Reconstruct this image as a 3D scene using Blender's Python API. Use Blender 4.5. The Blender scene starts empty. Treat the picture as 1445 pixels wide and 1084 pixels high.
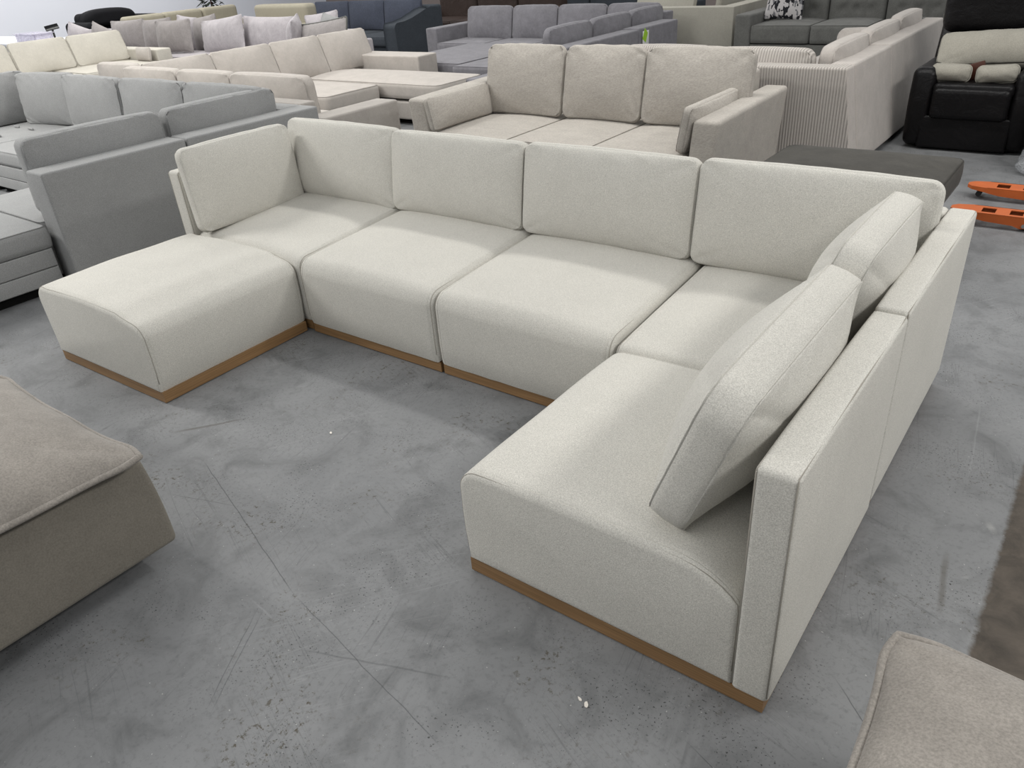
import bpy, math, random
import numpy as np
from mathutils import Matrix, Vector

# ---------------------------------------------------------------- camera, world, lights, exposure
scene = bpy.context.scene
COL = scene.collection
cam_data = bpy.data.cameras.new('camera')
cam_data.sensor_fit = 'HORIZONTAL'; cam_data.sensor_width = 36.0; cam_data.lens = 26.923
cam_data.clip_start = 0.02; cam_data.clip_end = 200
cam = bpy.data.objects.new('camera', cam_data); COL.objects.link(cam)
_R = [[0.7999044281740767, 0.5965039751806179, -0.06584765281484381],
      [0.2531246483770603, -0.43483570725744236, -0.8642024184633537],
      [-0.5441330886570794, 0.6746116774023709, -0.4988168667365473]]
cam.matrix_world = Matrix(((_R[0][0], -_R[1][0], -_R[2][0], 3.0768), (_R[0][1], -_R[1][1], -_R[2][1], -2.2118),
                           (_R[0][2], -_R[1][2], -_R[2][2], 1.6966), (0, 0, 0, 1)))
scene.camera = cam

world = bpy.data.worlds.new('world'); scene.world = world
world.use_nodes = True
world.node_tree.nodes['Background'].inputs[0].default_value = (0.95, 0.975, 1.0, 1)
world.node_tree.nodes['Background'].inputs[1].default_value = 0.51

def area(loc, sx, sy, power, col=(1.0, 0.985, 0.95), rot=(0, 0, 0)):
    l = bpy.data.lights.new('ceiling_and_fill_light', 'AREA'); l.shape = 'RECTANGLE'
    l.size = sx; l.size_y = sy; l.energy = power; l.color = col
    o = bpy.data.objects.new('ceiling_and_fill_light', l); o.location = loc; o.rotation_euler = rot
    COL.objects.link(o); return o
LIGHTS = [(6.0, 1.0, 4.2, 0.9, 6.0, 350), (0.6, 3.3, 4.4, 5.5, 0.35, 185), (-16.4, 6.0, 4.4, 0.6, 12.0, 330),  # last strip on this line is an added fill that brightens the left wall
          (-4.6, 4.2, 4.4, 0.9, 6.0, 175), (-8.5, 4.5, 4.4, 1.0, 7.0, 260), (-13.0, 6.0, 4.4, 1.0, 7.0, 280),
          (-4.0, 11.0, 4.4, 7.0, 1.0, 170), (1.5, 9.0, 4.4, 4.0, 0.9, 60), (0.4, -4.6, 4.2, 6.0, 0.6, 190), (-5.6, -2.0, 4.4, 3.6, 0.7, 520)]  # last strip is an added fill aimed at the far grey cushion row
for x, y, z, sx, sy, p in LIGHTS:
    area((x, y, z), sx, sy, p)
scene.view_settings.view_transform = 'Standard'
scene.view_settings.look = 'None'
scene.view_settings.exposure = -0.42
scene.view_settings.gamma = 1.0
scene.view_settings.use_curve_mapping = False

# ---------------------------------------------------------------- materials
def mat_new(name):
    m = bpy.data.materials.new(name); m.use_nodes = True
    nt = m.node_tree; b = nt.nodes['Principled BSDF']
    return m, nt, b
def N(nt, t, **kw):
    n = nt.nodes.new(t)
    for k, v in kw.items():
        if k.startswith('i_'):
            n.inputs[k[2:].replace('_', ' ')].default_value = v
        else: setattr(n, k, v)
    return n
def mixc(nt, a, b, fac, mode='MIX'):
    n = nt.nodes.new('ShaderNodeMix'); n.data_type = 'RGBA'; n.blend_type = mode
    for sock, v in ((n.inputs[6], a), (n.inputs[7], b)):
        if isinstance(v, (tuple, list)): sock.default_value = (*v[:3], 1)
        else: nt.links.new(v, sock)
    if isinstance(fac, (int, float)): n.inputs[0].default_value = fac
    else: nt.links.new(fac, n.inputs[0])
    return n.outputs[2]
def ramp(nt, src, p0, p1, c0=0.0, c1=1.0):
    n = nt.nodes.new('ShaderNodeMapRange'); n.inputs[1].default_value = p0; n.inputs[2].default_value = p1
    n.inputs[3].default_value = c0; n.inputs[4].default_value = c1
    nt.links.new(src, n.inputs[0]); return n.outputs[0]
def noise(nt, vec, scale, detail=2.0, rough=0.5, dist=0.0):
    n = nt.nodes.new('ShaderNodeTexNoise'); n.inputs['Scale'].default_value = scale
    n.inputs['Detail'].default_value = detail; n.inputs['Roughness'].default_value = rough
    n.inputs['Distortion'].default_value = dist
    nt.links.new(vec, n.inputs['Vector']); return n.outputs[0]
def bump(nt, h, strength, dist, b):
    n = nt.nodes.new('ShaderNodeBump'); n.inputs['Strength'].default_value = strength
    n.inputs['Distance'].default_value = dist; nt.links.new(h, n.inputs['Height'])
    nt.links.new(n.outputs[0], b.inputs['Normal']); return n
def add(nt, a, b, wa=1.0, wb=1.0):
    m1 = nt.nodes.new('ShaderNodeMath'); m1.operation = 'MULTIPLY'; nt.links.new(a, m1.inputs[0]); m1.inputs[1].default_value = wa
    m2 = nt.nodes.new('ShaderNodeMath'); m2.operation = 'MULTIPLY_ADD'; nt.links.new(b, m2.inputs[0]); m2.inputs[1].default_value = wb
    nt.links.new(m1.outputs[0], m2.inputs[2]); return m2.outputs[0]

def fabric(name, col, grain=230, gvar=0.16, mott=0.10, mscale=6.0, sheen=0.25, bumpd=0.0012, stretch=None, warm=None):
    """woven or velvety upholstery: fine yarn grain, soft mottling of the nap, fine bump"""
    m, nt, b = mat_new(name)
    tc0 = N(nt, 'ShaderNodeTexCoord').outputs['Object']
    mpr = N(nt, 'ShaderNodeMapping'); mpr.inputs['Rotation'].default_value = (0.31, 0.23, 0.17); nt.links.new(tc0, mpr.inputs[0]); tc = mpr.outputs[0]
    v = tc0 if stretch else tc
    if stretch:
        mp = N(nt, 'ShaderNodeMapping'); mp.inputs['Scale'].default_value = stretch; nt.links.new(tc, mp.inputs[0]); v = mp.outputs[0]
    n1 = noise(nt, v, grain, 2.0, 0.65)
    n2 = noise(nt, v, mscale, 3.0, 0.6, 0.4)
    n3 = noise(nt, tc, mscale * 4.3, 3.0, 0.6)
    dark = tuple(c * (1 - gvar) for c in col); light = tuple(min(1, c * (1 + gvar)) for c in col)
    c1 = mixc(nt, dark, light, ramp(nt, n1, 0.33, 0.67))
    g = ramp(nt, add(nt, n2, n3, 0.65, 0.35), 0.33, 0.67, 1 - mott, 1 + mott)
    comb = N(nt, 'ShaderNodeCombineColor'); 
    for i in range(3): nt.links.new(g, comb.inputs[i])
    c2 = mixc(nt, c1, comb.outputs[0], 1.0, 'MULTIPLY')
    if warm:
        c2 = mixc(nt, c2, warm, ramp(nt, noise(nt, tc, 3.1, 2.0), 0.45, 0.7, 0, 0.35))
    nt.links.new(c2, b.inputs['Base Color'])
    b.inputs['Roughness'].default_value = 0.92
    b.inputs['Specular IOR Level'].default_value = 0.12
    b.inputs['Sheen Weight'].default_value = sheen * 0.3; b.inputs['Sheen Roughness'].default_value = 0.45
    b.inputs['Sheen Tint'].default_value = (1, 1, 1, 1)
    bump(nt, n1, 0.7, bumpd, b)
    return m
def plain(name, col, rough=0.6, metal=0.0, spec=0.4, var=0.06, scale=20):
    m, nt, b = mat_new(name)
    tc = N(nt, 'ShaderNodeTexCoord').outputs['Object']
    n1 = noise(nt, tc, scale, 3.0)
    c = mixc(nt, tuple(x * (1 - var) for x in col), tuple(min(1, x * (1 + var)) for x in col), n1)
    nt.links.new(c, b.inputs['Base Color'])
    b.inputs['Roughness'].default_value = rough; b.inputs['Metallic'].default_value = metal
    b.inputs['Specular IOR Level'].default_value = spec
    return m
def leather(name, col, rough=0.38):
    m, nt, b = mat_new(name)
    tc = N(nt, 'ShaderNodeTexCoord').outputs['Object']
    n1 = noise(nt, tc, 7, 4.0, 0.6, 1.0); n2 = noise(nt, tc, 160, 2.0)
    c = mixc(nt, tuple(x * 0.8 for x in col), tuple(x * 1.3 for x in col), n1)
    nt.links.new(c, b.inputs['Base Color']); b.inputs['Roughness'].default_value = rough; b.inputs['Specular IOR Level'].default_value = 0.17
    bump(nt, add(nt, n1, n2, 1.0, 0.05), 0.5, 0.02, b)
    return m
def corduroy(name, col, axis=0, pitch=0.021):
    m, nt, b = mat_new(name)
    tc = N(nt, 'ShaderNodeTexCoord').outputs['Object']
    sp = N(nt, 'ShaderNodeSeparateXYZ'); nt.links.new(tc, sp.inputs[0])
    mt = N(nt, 'ShaderNodeMath', operation='MULTIPLY'); nt.links.new(sp.outputs[axis], mt.inputs[0]); mt.inputs[1].default_value = 2 * math.pi / pitch
    sn = N(nt, 'ShaderNodeMath', operation='SINE'); nt.links.new(mt.outputs[0], sn.inputs[0])
    rib = ramp(nt, sn.outputs[0], -0.9, 0.5)
    n1 = noise(nt, tc, 200, 2.0); n2 = noise(nt, tc, 5, 3.0, 0.6, 0.5)
    c = mixc(nt, tuple(x * 0.62 for x in col), col, rib)
    c = mixc(nt, c, tuple(x * 0.8 for x in col), ramp(nt, n2, 0.5, 0.75, 0, 0.5))
    c = mixc(nt, c, tuple(x * 0.85 for x in col), ramp(nt, n1, 0.4, 0.7, 0, 0.4))
    nt.links.new(c, b.inputs['Base Color']); b.inputs['Roughness'].default_value = 0.9
    b.inputs['Specular IOR Level'].default_value = 0.12
    b.inputs['Sheen Weight'].default_value = 0.1; b.inputs['Sheen Roughness'].default_value = 0.4
    bump(nt, rib, 0.8, 0.005, b)
    return m

M = {}
M['cream'] = fabric('cream boucle', (0.562, 0.546, 0.502), grain=330, gvar=0.20, mott=0.03, mscale=4, sheen=0.15, bumpd=0.0012)
M['seam_shade'] = plain('beige seam shade', (0.33, 0.31, 0.27), 0.9)  # darker tone paints the shadow line of the stitched seams
M['greige'] = fabric('greige chenille', (0.395, 0.368, 0.333), grain=150, gvar=0.13, mott=0.09, mscale=9, sheen=0.3, stretch=(0.35, 1, 1.3))
M['grey'] = fabric('grey tweed', (0.275, 0.277, 0.276), grain=200, gvar=0.14, mott=0.05, mscale=5, sheen=0.2)
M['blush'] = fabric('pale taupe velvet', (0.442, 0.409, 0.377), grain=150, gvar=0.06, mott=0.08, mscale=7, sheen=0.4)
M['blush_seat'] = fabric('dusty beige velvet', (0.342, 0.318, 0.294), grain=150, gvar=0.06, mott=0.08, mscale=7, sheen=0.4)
M['ivory'] = fabric('ivory linen', (0.51, 0.485, 0.43), grain=120, gvar=0.06, mott=0.06, sheen=0.2)
M['silver'] = fabric('silver velvet', (0.40, 0.375, 0.39), grain=140, gvar=0.08, mott=0.14, mscale=8, sheen=0.5)
M['taupe'] = fabric('dark taupe velvet', (0.27, 0.25, 0.245), grain=140, gvar=0.08, mott=0.14, mscale=8, sheen=0.5)
M['khaki'] = fabric('khaki twill', (0.34, 0.315, 0.25), grain=120, gvar=0.05, mott=0.04, sheen=0.1)
M['charcoal'] = fabric('charcoal tweed', (0.045, 0.052, 0.062), grain=150, gvar=0.25, mott=0.10, sheen=0.1)
M['charcoal_blue'] = fabric('slate blue tweed', (0.062, 0.07, 0.095), grain=150, gvar=0.25, mott=0.10, sheen=0.1)
M['midgrey'] = fabric('mid grey velvet', (0.185, 0.180, 0.196), grain=140, gvar=0.08, mott=0.16, mscale=8, sheen=0.5)
M['putty'] = fabric('putty linen', (0.36, 0.345, 0.30), grain=130, gvar=0.08, mott=0.05, sheen=0.2)
M['steel'] = fabric('steel grey microfibre', (0.125, 0.125, 0.118), grain=100, gvar=0.1, mott=0.14, mscale=9, sheen=0.3)
M['umber'] = fabric('dark olive grey velvet', (0.050, 0.047, 0.041), grain=140, gvar=0.1, mott=0.20, mscale=7, sheen=0.3)
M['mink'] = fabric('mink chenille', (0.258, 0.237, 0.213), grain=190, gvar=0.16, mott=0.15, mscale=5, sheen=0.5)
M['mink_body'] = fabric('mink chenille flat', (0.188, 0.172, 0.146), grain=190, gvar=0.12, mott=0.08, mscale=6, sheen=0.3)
M['oat'] = fabric('oat linen', (0.30, 0.285, 0.245), grain=130, gvar=0.10, mott=0.06, sheen=0.2)
M['cord'] = corduroy('pale corduroy', (0.50, 0.465, 0.43), 0)
M['cord_flat'] = fabric('pale corduroy end on', (0.42, 0.388, 0.36), grain=140, gvar=0.08, mott=0.10, mscale=4, sheen=0.5)
M['black'] = leather('black leather', (0.006, 0.0055, 0.006), 0.36)
M['brown'] = leather('brown leather', (0.045, 0.032, 0.028), 0.5)
M['blackcloth'] = fabric('black cloth', (0.012, 0.012, 0.014), grain=100, gvar=0.1, mott=0.1, sheen=0.1)
M['dustcover'] = plain('black dust cover', (0.008, 0.008, 0.008), 0.9, spec=0.1)
M['orange'] = plain('orange paint', (0.47, 0.105, 0.022), 0.5, var=0.22, scale=12)
M['steelmetal'] = plain('worn steel', (0.35, 0.36, 0.37), 0.4, 0.8)
M['rubber'] = plain('dark rubber', (0.02, 0.02, 0.02), 0.7)
M['white'] = plain('white laminate', (0.82, 0.83, 0.88), 0.4)
M['mahogany'] = plain('reddish brown wood', (0.06, 0.018, 0.010), 0.4, var=0.3)
M['leaf'] = plain('dark leaf', (0.012, 0.022, 0.012), 0.5, var=0.3)
M['tag_green'] = plain('green tag print', (0.32, 0.55, 0.04), 0.5)
M['tag_white'] = plain('white tag card', (0.7, 0.7, 0.7), 0.5)
M['paper'] = plain('torn paper', (0.72, 0.68, 0.62), 0.8)
M['screen'] = plain('black glass', (0.004, 0.004, 0.005), 0.15)

def wood(name, axis):
    m, nt, b = mat_new(name)
    tc = N(nt, 'ShaderNodeTexCoord').outputs['Object']
    mp = N(nt, 'ShaderNodeMapping'); s = [55, 55, 220]; s[axis] = 3.0
    mp.inputs['Scale'].default_value = s; nt.links.new(tc, mp.inputs[0])
    n1 = noise(nt, mp.outputs[0], 1.0, 4.0, 0.6, 0.6); n2 = noise(nt, tc, 5, 2.0)
    c = mixc(nt, (0.165, 0.090, 0.036), (0.34, 0.20, 0.09), ramp(nt, n1, 0.3, 0.7))
    c = mixc(nt, c, (0.20, 0.115, 0.05), ramp(nt, n2, 0.3, 0.8, 0, 0.5))
    nt.links.new(c, b.inputs['Base Color']); b.inputs['Roughness'].default_value = 0.5
    bump(nt, n1, 0.2, 0.001, b)
    return m
M['wood_x'] = wood('oak along x', 0); M['wood_y'] = wood('oak along y', 1)

def pattern_mat():
    m, nt, b = mat_new('black and white block print')
    tc = N(nt, 'ShaderNodeTexCoord').outputs['Object']
    mp = N(nt, 'ShaderNodeMapping'); mp.inputs['Scale'].default_value = (34, 34, 17); nt.links.new(tc, mp.inputs[0])
    vo = N(nt, 'ShaderNodeTexVoronoi', distance='CHEBYCHEV'); vo.inputs['Scale'].default_value = 1.0
    nt.links.new(mp.outputs[0], vo.inputs['Vector'])
    sp = N(nt, 'ShaderNodeSeparateColor'); nt.links.new(vo.outputs['Color'], sp.inputs[0])
    r = N(nt, 'ShaderNodeValToRGB'); r.color_ramp.interpolation = 'CONSTANT'
    e = r.color_ramp.elements; e[0].position = 0; e[0].color = (0.008, 0.008, 0.012, 1); e[1].position = 0.28; e[1].color = (0.16, 0.16, 0.17, 1)
    k = e.new(0.5); k.color = (0.48, 0.46, 0.46, 1)
    nt.links.new(sp.outputs[0], r.inputs[0]); nt.links.new(r.outputs[0], b.inputs['Base Color']); b.inputs['Roughness'].default_value = 0.9
    return m
M['print'] = pattern_mat()

def clear_mat(name, col, alpha, rough):
    m, nt, b = mat_new(name)
    tc = N(nt, 'ShaderNodeTexCoord').outputs['Object']
    n1 = noise(nt, tc, 9, 3.0, 0.6, 1.5)
    b.inputs['Base Color'].default_value = (*col, 1); b.inputs['Roughness'].default_value = rough
    nt.links.new(ramp(nt, n1, 0.3, 0.7, alpha * 0.6, min(1, alpha * 1.3)), b.inputs['Alpha'])
    bump(nt, n1, 0.9, 0.04, b)
    return m
M['plastic'] = clear_mat('clear plastic wrap', (0.55, 0.57, 0.60), 0.45, 0.15)
M['acrylic'] = clear_mat('clear acrylic', (0.75, 0.72, 0.85), 0.5, 0.1)

def floor_mat():
    m, nt, b = mat_new('worn grey painted concrete')
    tc = N(nt, 'ShaderNodeTexCoord').outputs['Object']
    big = noise(nt, tc, 0.9, 4.0, 0.6, 0.5); mid = noise(nt, tc, 5.0, 5.0, 0.65, 0.6); fine = noise(nt, tc, 60, 4.0, 0.7)
    c = mixc(nt, (0.160, 0.164, 0.169), (0.222, 0.226, 0.230), ramp(nt, big, 0.3, 0.7))
    c = mixc(nt, c, (0.235, 0.239, 0.243), ramp(nt, mid, 0.52, 0.75, 0, 0.6))
    c = mixc(nt, c, (0.100, 0.103, 0.105), ramp(nt, mid, 0.50, 0.30, 0, 0.7))
    c = mixc(nt, c, (0.098, 0.101, 0.104), ramp(nt, fine, 0.52, 0.72, 0, 0.5))
    # brownish grime in patches
    g1 = noise(nt, tc, 2.2, 3.0, 0.6); g2 = noise(nt, tc, 48, 4.0, 0.75, 0.2)
    gm = N(nt, 'ShaderNodeMath', operation='MULTIPLY'); nt.links.new(ramp(nt, g1, 0.54, 0.66), gm.inputs[0]); nt.links.new(ramp(nt, g2, 0.56, 0.64), gm.inputs[1])
    c = mixc(nt, c, (0.075, 0.066, 0.050), gm.outputs[0])
    # dark pin specks and scuff clusters
    s1 = noise(nt, tc, 140, 2.0, 0.5); s2 = noise(nt, tc, 3.5, 3.0)
    sm = N(nt, 'ShaderNodeMath', operation='MULTIPLY'); nt.links.new(ramp(nt, s1, 0.63, 0.68), sm.inputs[0]); nt.links.new(ramp(nt, s2, 0.48, 0.62), sm.inputs[1])
    c = mixc(nt, c, (0.035, 0.035, 0.035), sm.outputs[0])
    # pale dust specks
    w1 = noise(nt, tc, 110, 1.0, 0.5)
    c = mixc(nt, c, (0.38, 0.38, 0.37), ramp(nt, w1, 0.755, 0.79))
    # scratches: strongly stretched noise, thin iso-bands, three directions
    for ang, sc, p, colr, st in ((0.35, (1.1, 34, 1), 0.5, (0.075, 0.078, 0.08), 0.45), (-0.9, (0.9, 28, 1), 0.5, (0.30, 0.305, 0.31), 0.35), (1.35, (1.3, 30, 1), 0.5, (0.07, 0.072, 0.075), 0.4)):
        mp = N(nt, 'ShaderNodeMapping'); mp.inputs['Rotation'].default_value = (0, 0, ang); nt.links.new(tc, mp.inputs[0])
        mp2 = N(nt, 'ShaderNodeMapping'); mp2.inputs['Scale'].default_value = sc; nt.links.new(mp.outputs[0], mp2.inputs[0])
        n = noise(nt, mp2.outputs[0], 1.0, 1.0, 0.4, 0.25)
        d = N(nt, 'ShaderNodeMath', operation='SUBTRACT'); nt.links.new(n, d.inputs[0]); d.inputs[1].default_value = 0.5
        a = N(nt, 'ShaderNodeMath', operation='ABSOLUTE'); nt.links.new(d.outputs[0], a.inputs[0])
        line = ramp(nt, a.outputs[0], 0.010, 0.0, 0, 1)
        gate = noise(nt, tc, 1.7 + ang, 2.0, 0.5); gm = N(nt, 'ShaderNodeMath', operation='MULTIPLY')
        nt.links.new(line, gm.inputs[0]); nt.links.new(ramp(nt, gate, 0.53, 0.62, 0, st), gm.inputs[1])
        c = mixc(nt, c, colr, gm.outputs[0])
    # hairline cracks at their own places in the slab
    sp = N(nt, 'ShaderNodeSeparateXYZ'); wob = N(nt, 'ShaderNodeVectorMath', operation='MULTIPLY_ADD')
    wn = N(nt, 'ShaderNodeTexNoise'); wn.inputs['Scale'].default_value = 9; nt.links.new(tc, wn.inputs['Vector'])
    nt.links.new(wn.outputs['Color'], wob.inputs[0]); wob.inputs[1].default_value = (0.012, 0.012, 0); nt.links.new(tc, wob.inputs[2])
    nt.links.new(wob.outputs[0], sp.inputs[0])
    def seg(x0, y0, x1, y1, w, colr, st):
        nonlocal c
        L = math.hypot(x1 - x0, y1 - y0); ux, uy = (x1 - x0) / L, (y1 - y0) / L
        def lin(a, bq, cc):
            q1 = N(nt, 'ShaderNodeMath', operation='MULTIPLY_ADD'); nt.links.new(sp.outputs[0], q1.inputs[0]); q1.inputs[1].default_value = a; q1.inputs[2].default_value = cc
            q2 = N(nt, 'ShaderNodeMath', operation='MULTIPLY_ADD'); nt.links.new(sp.outputs[1], q2.inputs[0]); q2.inputs[1].default_value = bq; nt.links.new(q1.outputs[0], q2.inputs[2]); return q2.outputs[0]
        t = lin(ux, uy, -(x0 * ux + y0 * uy)); dd = lin(-uy, ux, x0 * uy - y0 * ux)
        a = N(nt, 'ShaderNodeMath', operation='ABSOLUTE'); nt.links.new(dd, a.inputs[0])
        t2 = N(nt, 'ShaderNodeMath', operation='SUBTRACT'); nt.links.new(t, t2.inputs[0]); t2.inputs[1].default_value = L / 2
        a2 = N(nt, 'ShaderNodeMath', operation='ABSOLUTE'); nt.links.new(t2.outputs[0], a2.inputs[0])
        k = N(nt, 'ShaderNodeMath', operation='MULTIPLY'); nt.links.new(ramp(nt, a.outputs[0], w, w * 0.3, 0, 1), k.inputs[0]); nt.links.new(ramp(nt, a2.outputs[0], L / 2, L / 2 - 0.08, 0, st), k.inputs[1])
        c = mixc(nt, c, colr, k.outputs[0])
    dk = (0.045, 0.047, 0.05); lt = (0.33, 0.335, 0.34)
    seg(0.53, -1.02, 1.43, -1.297, 0.0022, dk, 0.7); seg(1.43, -1.297, 2.15, -1.43, 0.002, dk, 0.6)
    seg(0.909, -1.119, 0.60, -1.22, 0.002, dk, 0.5); seg(1.392, -1.389, 1.58, -1.705, 0.002, dk, 0.5)
    seg(1.37, -1.389, 1.56, -1.705, 0.002, dk, 0.5); seg(1.30, -1.38, 1.48, -1.40, 0.004, lt, 0.3); seg(1.60, -1.43, 2.05, -1.25, 0.004, dk, 0.35)
    seg(2.86, -0.70, 3.10, -0.93, 0.002, dk, 0.7); seg(2.62, -1.08, 3.2, -1.28, 0.0018, dk, 0.6)
    seg(2.493, 0.70, 2.52, 0.78, 0.004, dk, 0.8); seg(2.939, 0.90, 2.99, 0.35, 0.004, lt, 0.2); seg(3.075, 0.16, 3.105, 0.10, 0.016, (0.42, 0.42, 0.40), 0.8); seg(3.06, -0.16, 3.075, -0.13, 0.010, (0.4, 0.4, 0.38), 0.8)
    seg(0.22, -0.98, 0.42, -0.72, 0.010, (0.07, 0.06, 0.045), 0.5); seg(3.0, -0.05, 3.04, -0.35, 0.012, (0.08, 0.07, 0.055), 0.5)
    # bare brownish concrete beyond the paint edge on the right
    e1 = N(nt, 'ShaderNodeMath', operation='MULTIPLY_ADD'); nt.links.new(noise(nt, tc, 22, 5.0, 0.75), e1.inputs[0]); e1.inputs[1].default_value = -0.028
    nt.links.new(sp.outputs[0], e1.inputs[2])
    bc = mixc(nt, (0.050, 0.043, 0.036), (0.105, 0.088, 0.072), ramp(nt, noise(nt, tc, 9, 5.0, 0.7, 0.7), 0.3, 0.7))
    fx = ramp(nt, e1.outputs[0], 3.108, 3.122)
    fy = ramp(nt, sp.outputs[1], 0.62, 0.55)
    k = N(nt, 'ShaderNodeMath', operation='MULTIPLY'); nt.links.new(fx, k.inputs[0]); nt.links.new(fy, k.inputs[1])
    c = mixc(nt, c, bc, k.outputs[0])
    nt.links.new(c, b.inputs['Base Color'])
    rg = N(nt, 'ShaderNodeMath', operation='MULTIPLY_ADD'); nt.links.new(k.outputs[0], rg.inputs[0]); rg.inputs[1].default_value = 0.25
    nt.links.new(ramp(nt, mid, 0.3, 0.7, 0.52, 0.66), rg.inputs[2]); nt.links.new(rg.outputs[0], b.inputs['Roughness'])
    b.inputs['Specular IOR Level'].default_value = 0.35
    bump(nt, add(nt, fine, mid, 0.3, 1.0), 0.12, 0.01, b)
    return m
M['floor'] = floor_mat()
M['wall_white'] = plain('white painted wall', (0.78, 0.80, 0.87), 0.8, var=0.03, scale=0.5)
M['wall_dim'] = plain('brown grey wall', (0.22, 0.185, 0.175), 0.85, var=0.05, scale=1)

# ---------------------------------------------------------------- mesh helpers
def link(name, v, f, mat, parent=None, smooth=True, sharp=40, M4=None):
    me = bpy.data.meshes.new(name)
    v = np.asarray(v, float)
    if M4 is not None:
        A = np.array(M4); v = v @ A[:3, :3].T + A[:3, 3]
    me.from_pydata([tuple(p) for p in v], [], [tuple(int(i) for i in q) for q in f])
    me.update(); me.validate()
    if smooth:
        me.shade_smooth()
        if sharp: me.set_sharp_from_angle(angle=math.radians(sharp))
    me.materials.append(mat if not isinstance(mat, str) else M[mat])
    o = bpy.data.objects.new(name, me); COL.objects.link(o)
    if parent is not None: o.parent = parent
    return o
def thing(name, label, cat, loc, rz=0.0, group=None):
    o = bpy.data.objects.new(name, None); COL.objects.link(o)
    o.empty_display_size = 0.1
    o.location = loc; o.rotation_euler = (0, 0, rz); o['label'] = label; o['category'] = cat
    if group: o['group'] = group
    return o
def tag(o, label, cat, group=None):
    o['label'] = label; o['category'] = cat
    if group: o['group'] = group
    return o
def struct(o): o['kind'] = 'structure'; return o

def axis_pts(h, r, k, m):
    a = [r * math.tan(math.radians(45 * i / k)) for i in range(k + 1)]      # 0..r
    left = [-(h - r) - t for t in reversed(a)]
    mid = list(np.linspace(-(h - r), h - r, m + 1))[1:-1]
    return np.array(left + mid + [-x for x in reversed(left)])
def rbox_mesh(x0, x1, y0, y1, z0, z1, r=0.02, k=3, m=(6, 6, 4)):
    """rounded box as a quad grid"""
    h = np.array([(x1 - x0) / 2, (y1 - y0) / 2, (z1 - z0) / 2]); c = np.array([(x0 + x1) / 2, (y0 + y1) / 2, (z0 + z1) / 2])
    r = min(r, *(h * 0.98))
    ax = [axis_pts(h[i], r, k, max(2, m[i])) for i in range(3)]
    verts = {}; V = []; F = []
    def vid(i, j, l):
        key = (i, j, l)
        if key not in verts: verts[key] = len(V); V.append((ax[0][i], ax[1][j], ax[2][l]))
        return verts[key]
    n = [len(a) - 1 for a in ax]
    for s in (0, n[2]):
        for i in range(n[0]):
            for j in range(n[1]):
                q = [vid(i, j, s), vid(i + 1, j, s), vid(i + 1, j + 1, s), vid(i, j + 1, s)]
                F.append(q if s else q[::-1])
    for s in (0, n[1]):
        for i in range(n[0]):
            for l in range(n[2]):
                q = [vid(i, s, l), vid(i + 1, s, l), vid(i + 1, s, l + 1), vid(i, s, l + 1)]
                F.append(q[::-1] if s else q)
    for s in (0, n[0]):
        for j in range(n[1]):
            for l in range(n[2]):
                q = [vid(s, j, l), vid(s, j + 1, l), vid(s, j + 1, l + 1), vid(s, j, l + 1)]
                F.append(q if s else q[::-1])
    V = np.array(V); inner = np.clip(V, -(h - r), h - r); d = V - inner
    L = np.linalg.norm(d, axis=1, keepdims=True); V = inner + d / np.maximum(L, 1e-9) * r
    return V + c, F
def local(root, v):
    """world coordinates to the (unrotated) frame of root"""
    return v if root is None else np.asarray(v) - np.array(root.location)
def box(root, name, mat, x0, x1, y0, y1, z0, z1, r=0.02, k=3, m=(6, 6, 4), fn=None, raw=False):
    v, f = rbox_mesh(x0, x1, y0, y1, z0, z1, r, k, m)
    if fn is not None: v = fn(v.copy())
    return link(name, v if raw else local(root, v), f, mat, root, sharp=None if r > 0.012 else 35)
def nz(rng, n=6, lo=8, hi=60):
    fr = rng.uniform(lo, hi, n); ph = rng.uniform(0, 6.28, n); am = rng.uniform(0.4, 1, n)
    return lambda s: sum(a * np.sin(f_ * s + p) for a, f_, p in zip(am, fr, ph)) / n

def prof_extrude(P, n_steps, r, a0, a1, to3, groove=True):
    """closed 2-D profile P (ccw) extruded from a0 to a1 with rolled, sewn ends; to3(p, q, a) -> 3-D"""
    P = np.array(P, float); n = len(P)
    t = np.roll(P, -1, 0) - np.roll(P, 1, 0); t /= np.linalg.norm(t, axis=1, keepdims=True)
    nrm = np.stack([t[:, 1], -t[:, 0]], 1)
    rings = []
    for i in range(4):
        th = math.radians(30 * i); rings.append((a0 + r * (1 - math.sin(th)) * 1.0 if False else a0 + r * (1 - math.cos(th)), r * (1 - math.sin(th))))
    seq = list(rings)
    if groove: seq += [(a0 + r + 0.003, 0.0022), (a0 + r + 0.007, 0.0002)]
    inner0, inner1 = seq[-1][0] + 0.01, a1 - (seq[-1][0] - a0) - 0.01
    mids = [(a, 0.0) for a in np.linspace(inner0, inner1, n_steps)]
    full = seq + mids + [(a1 - (a - a0), o) for a, o in reversed(seq)]
    V = []; F = []
    for a, o in full:
        Q = P - nrm * o
        for p, q in Q: V.append(to3(p, q, a))
    R = len(full)
    for i in range(R - 1):
        for j in range(n):
            k = (j + 1) % n; F.append((i * n + j, i * n + k, (i + 1) * n + k, (i + 1) * n + j))
    F.append(tuple(range(n))[::-1]); F.append(tuple(range((R - 1) * n, R * n)))
    return np.array(V, float), F
def fix_normals(o):
    import bmesh
    bm = bmesh.new(); bm.from_mesh(o.data); bmesh.ops.recalc_face_normals(bm, faces=bm.faces); bm.to_mesh(o.data); bm.free()

def arc(cx, cy, r, a0, a1, n):
    return [(cx + r * math.cos(math.radians(a0 + (a1 - a0) * i / n)), cy + r * math.sin(math.radians(a0 + (a1 - a0) * i / n))) for i in range(n + 1)]

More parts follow.
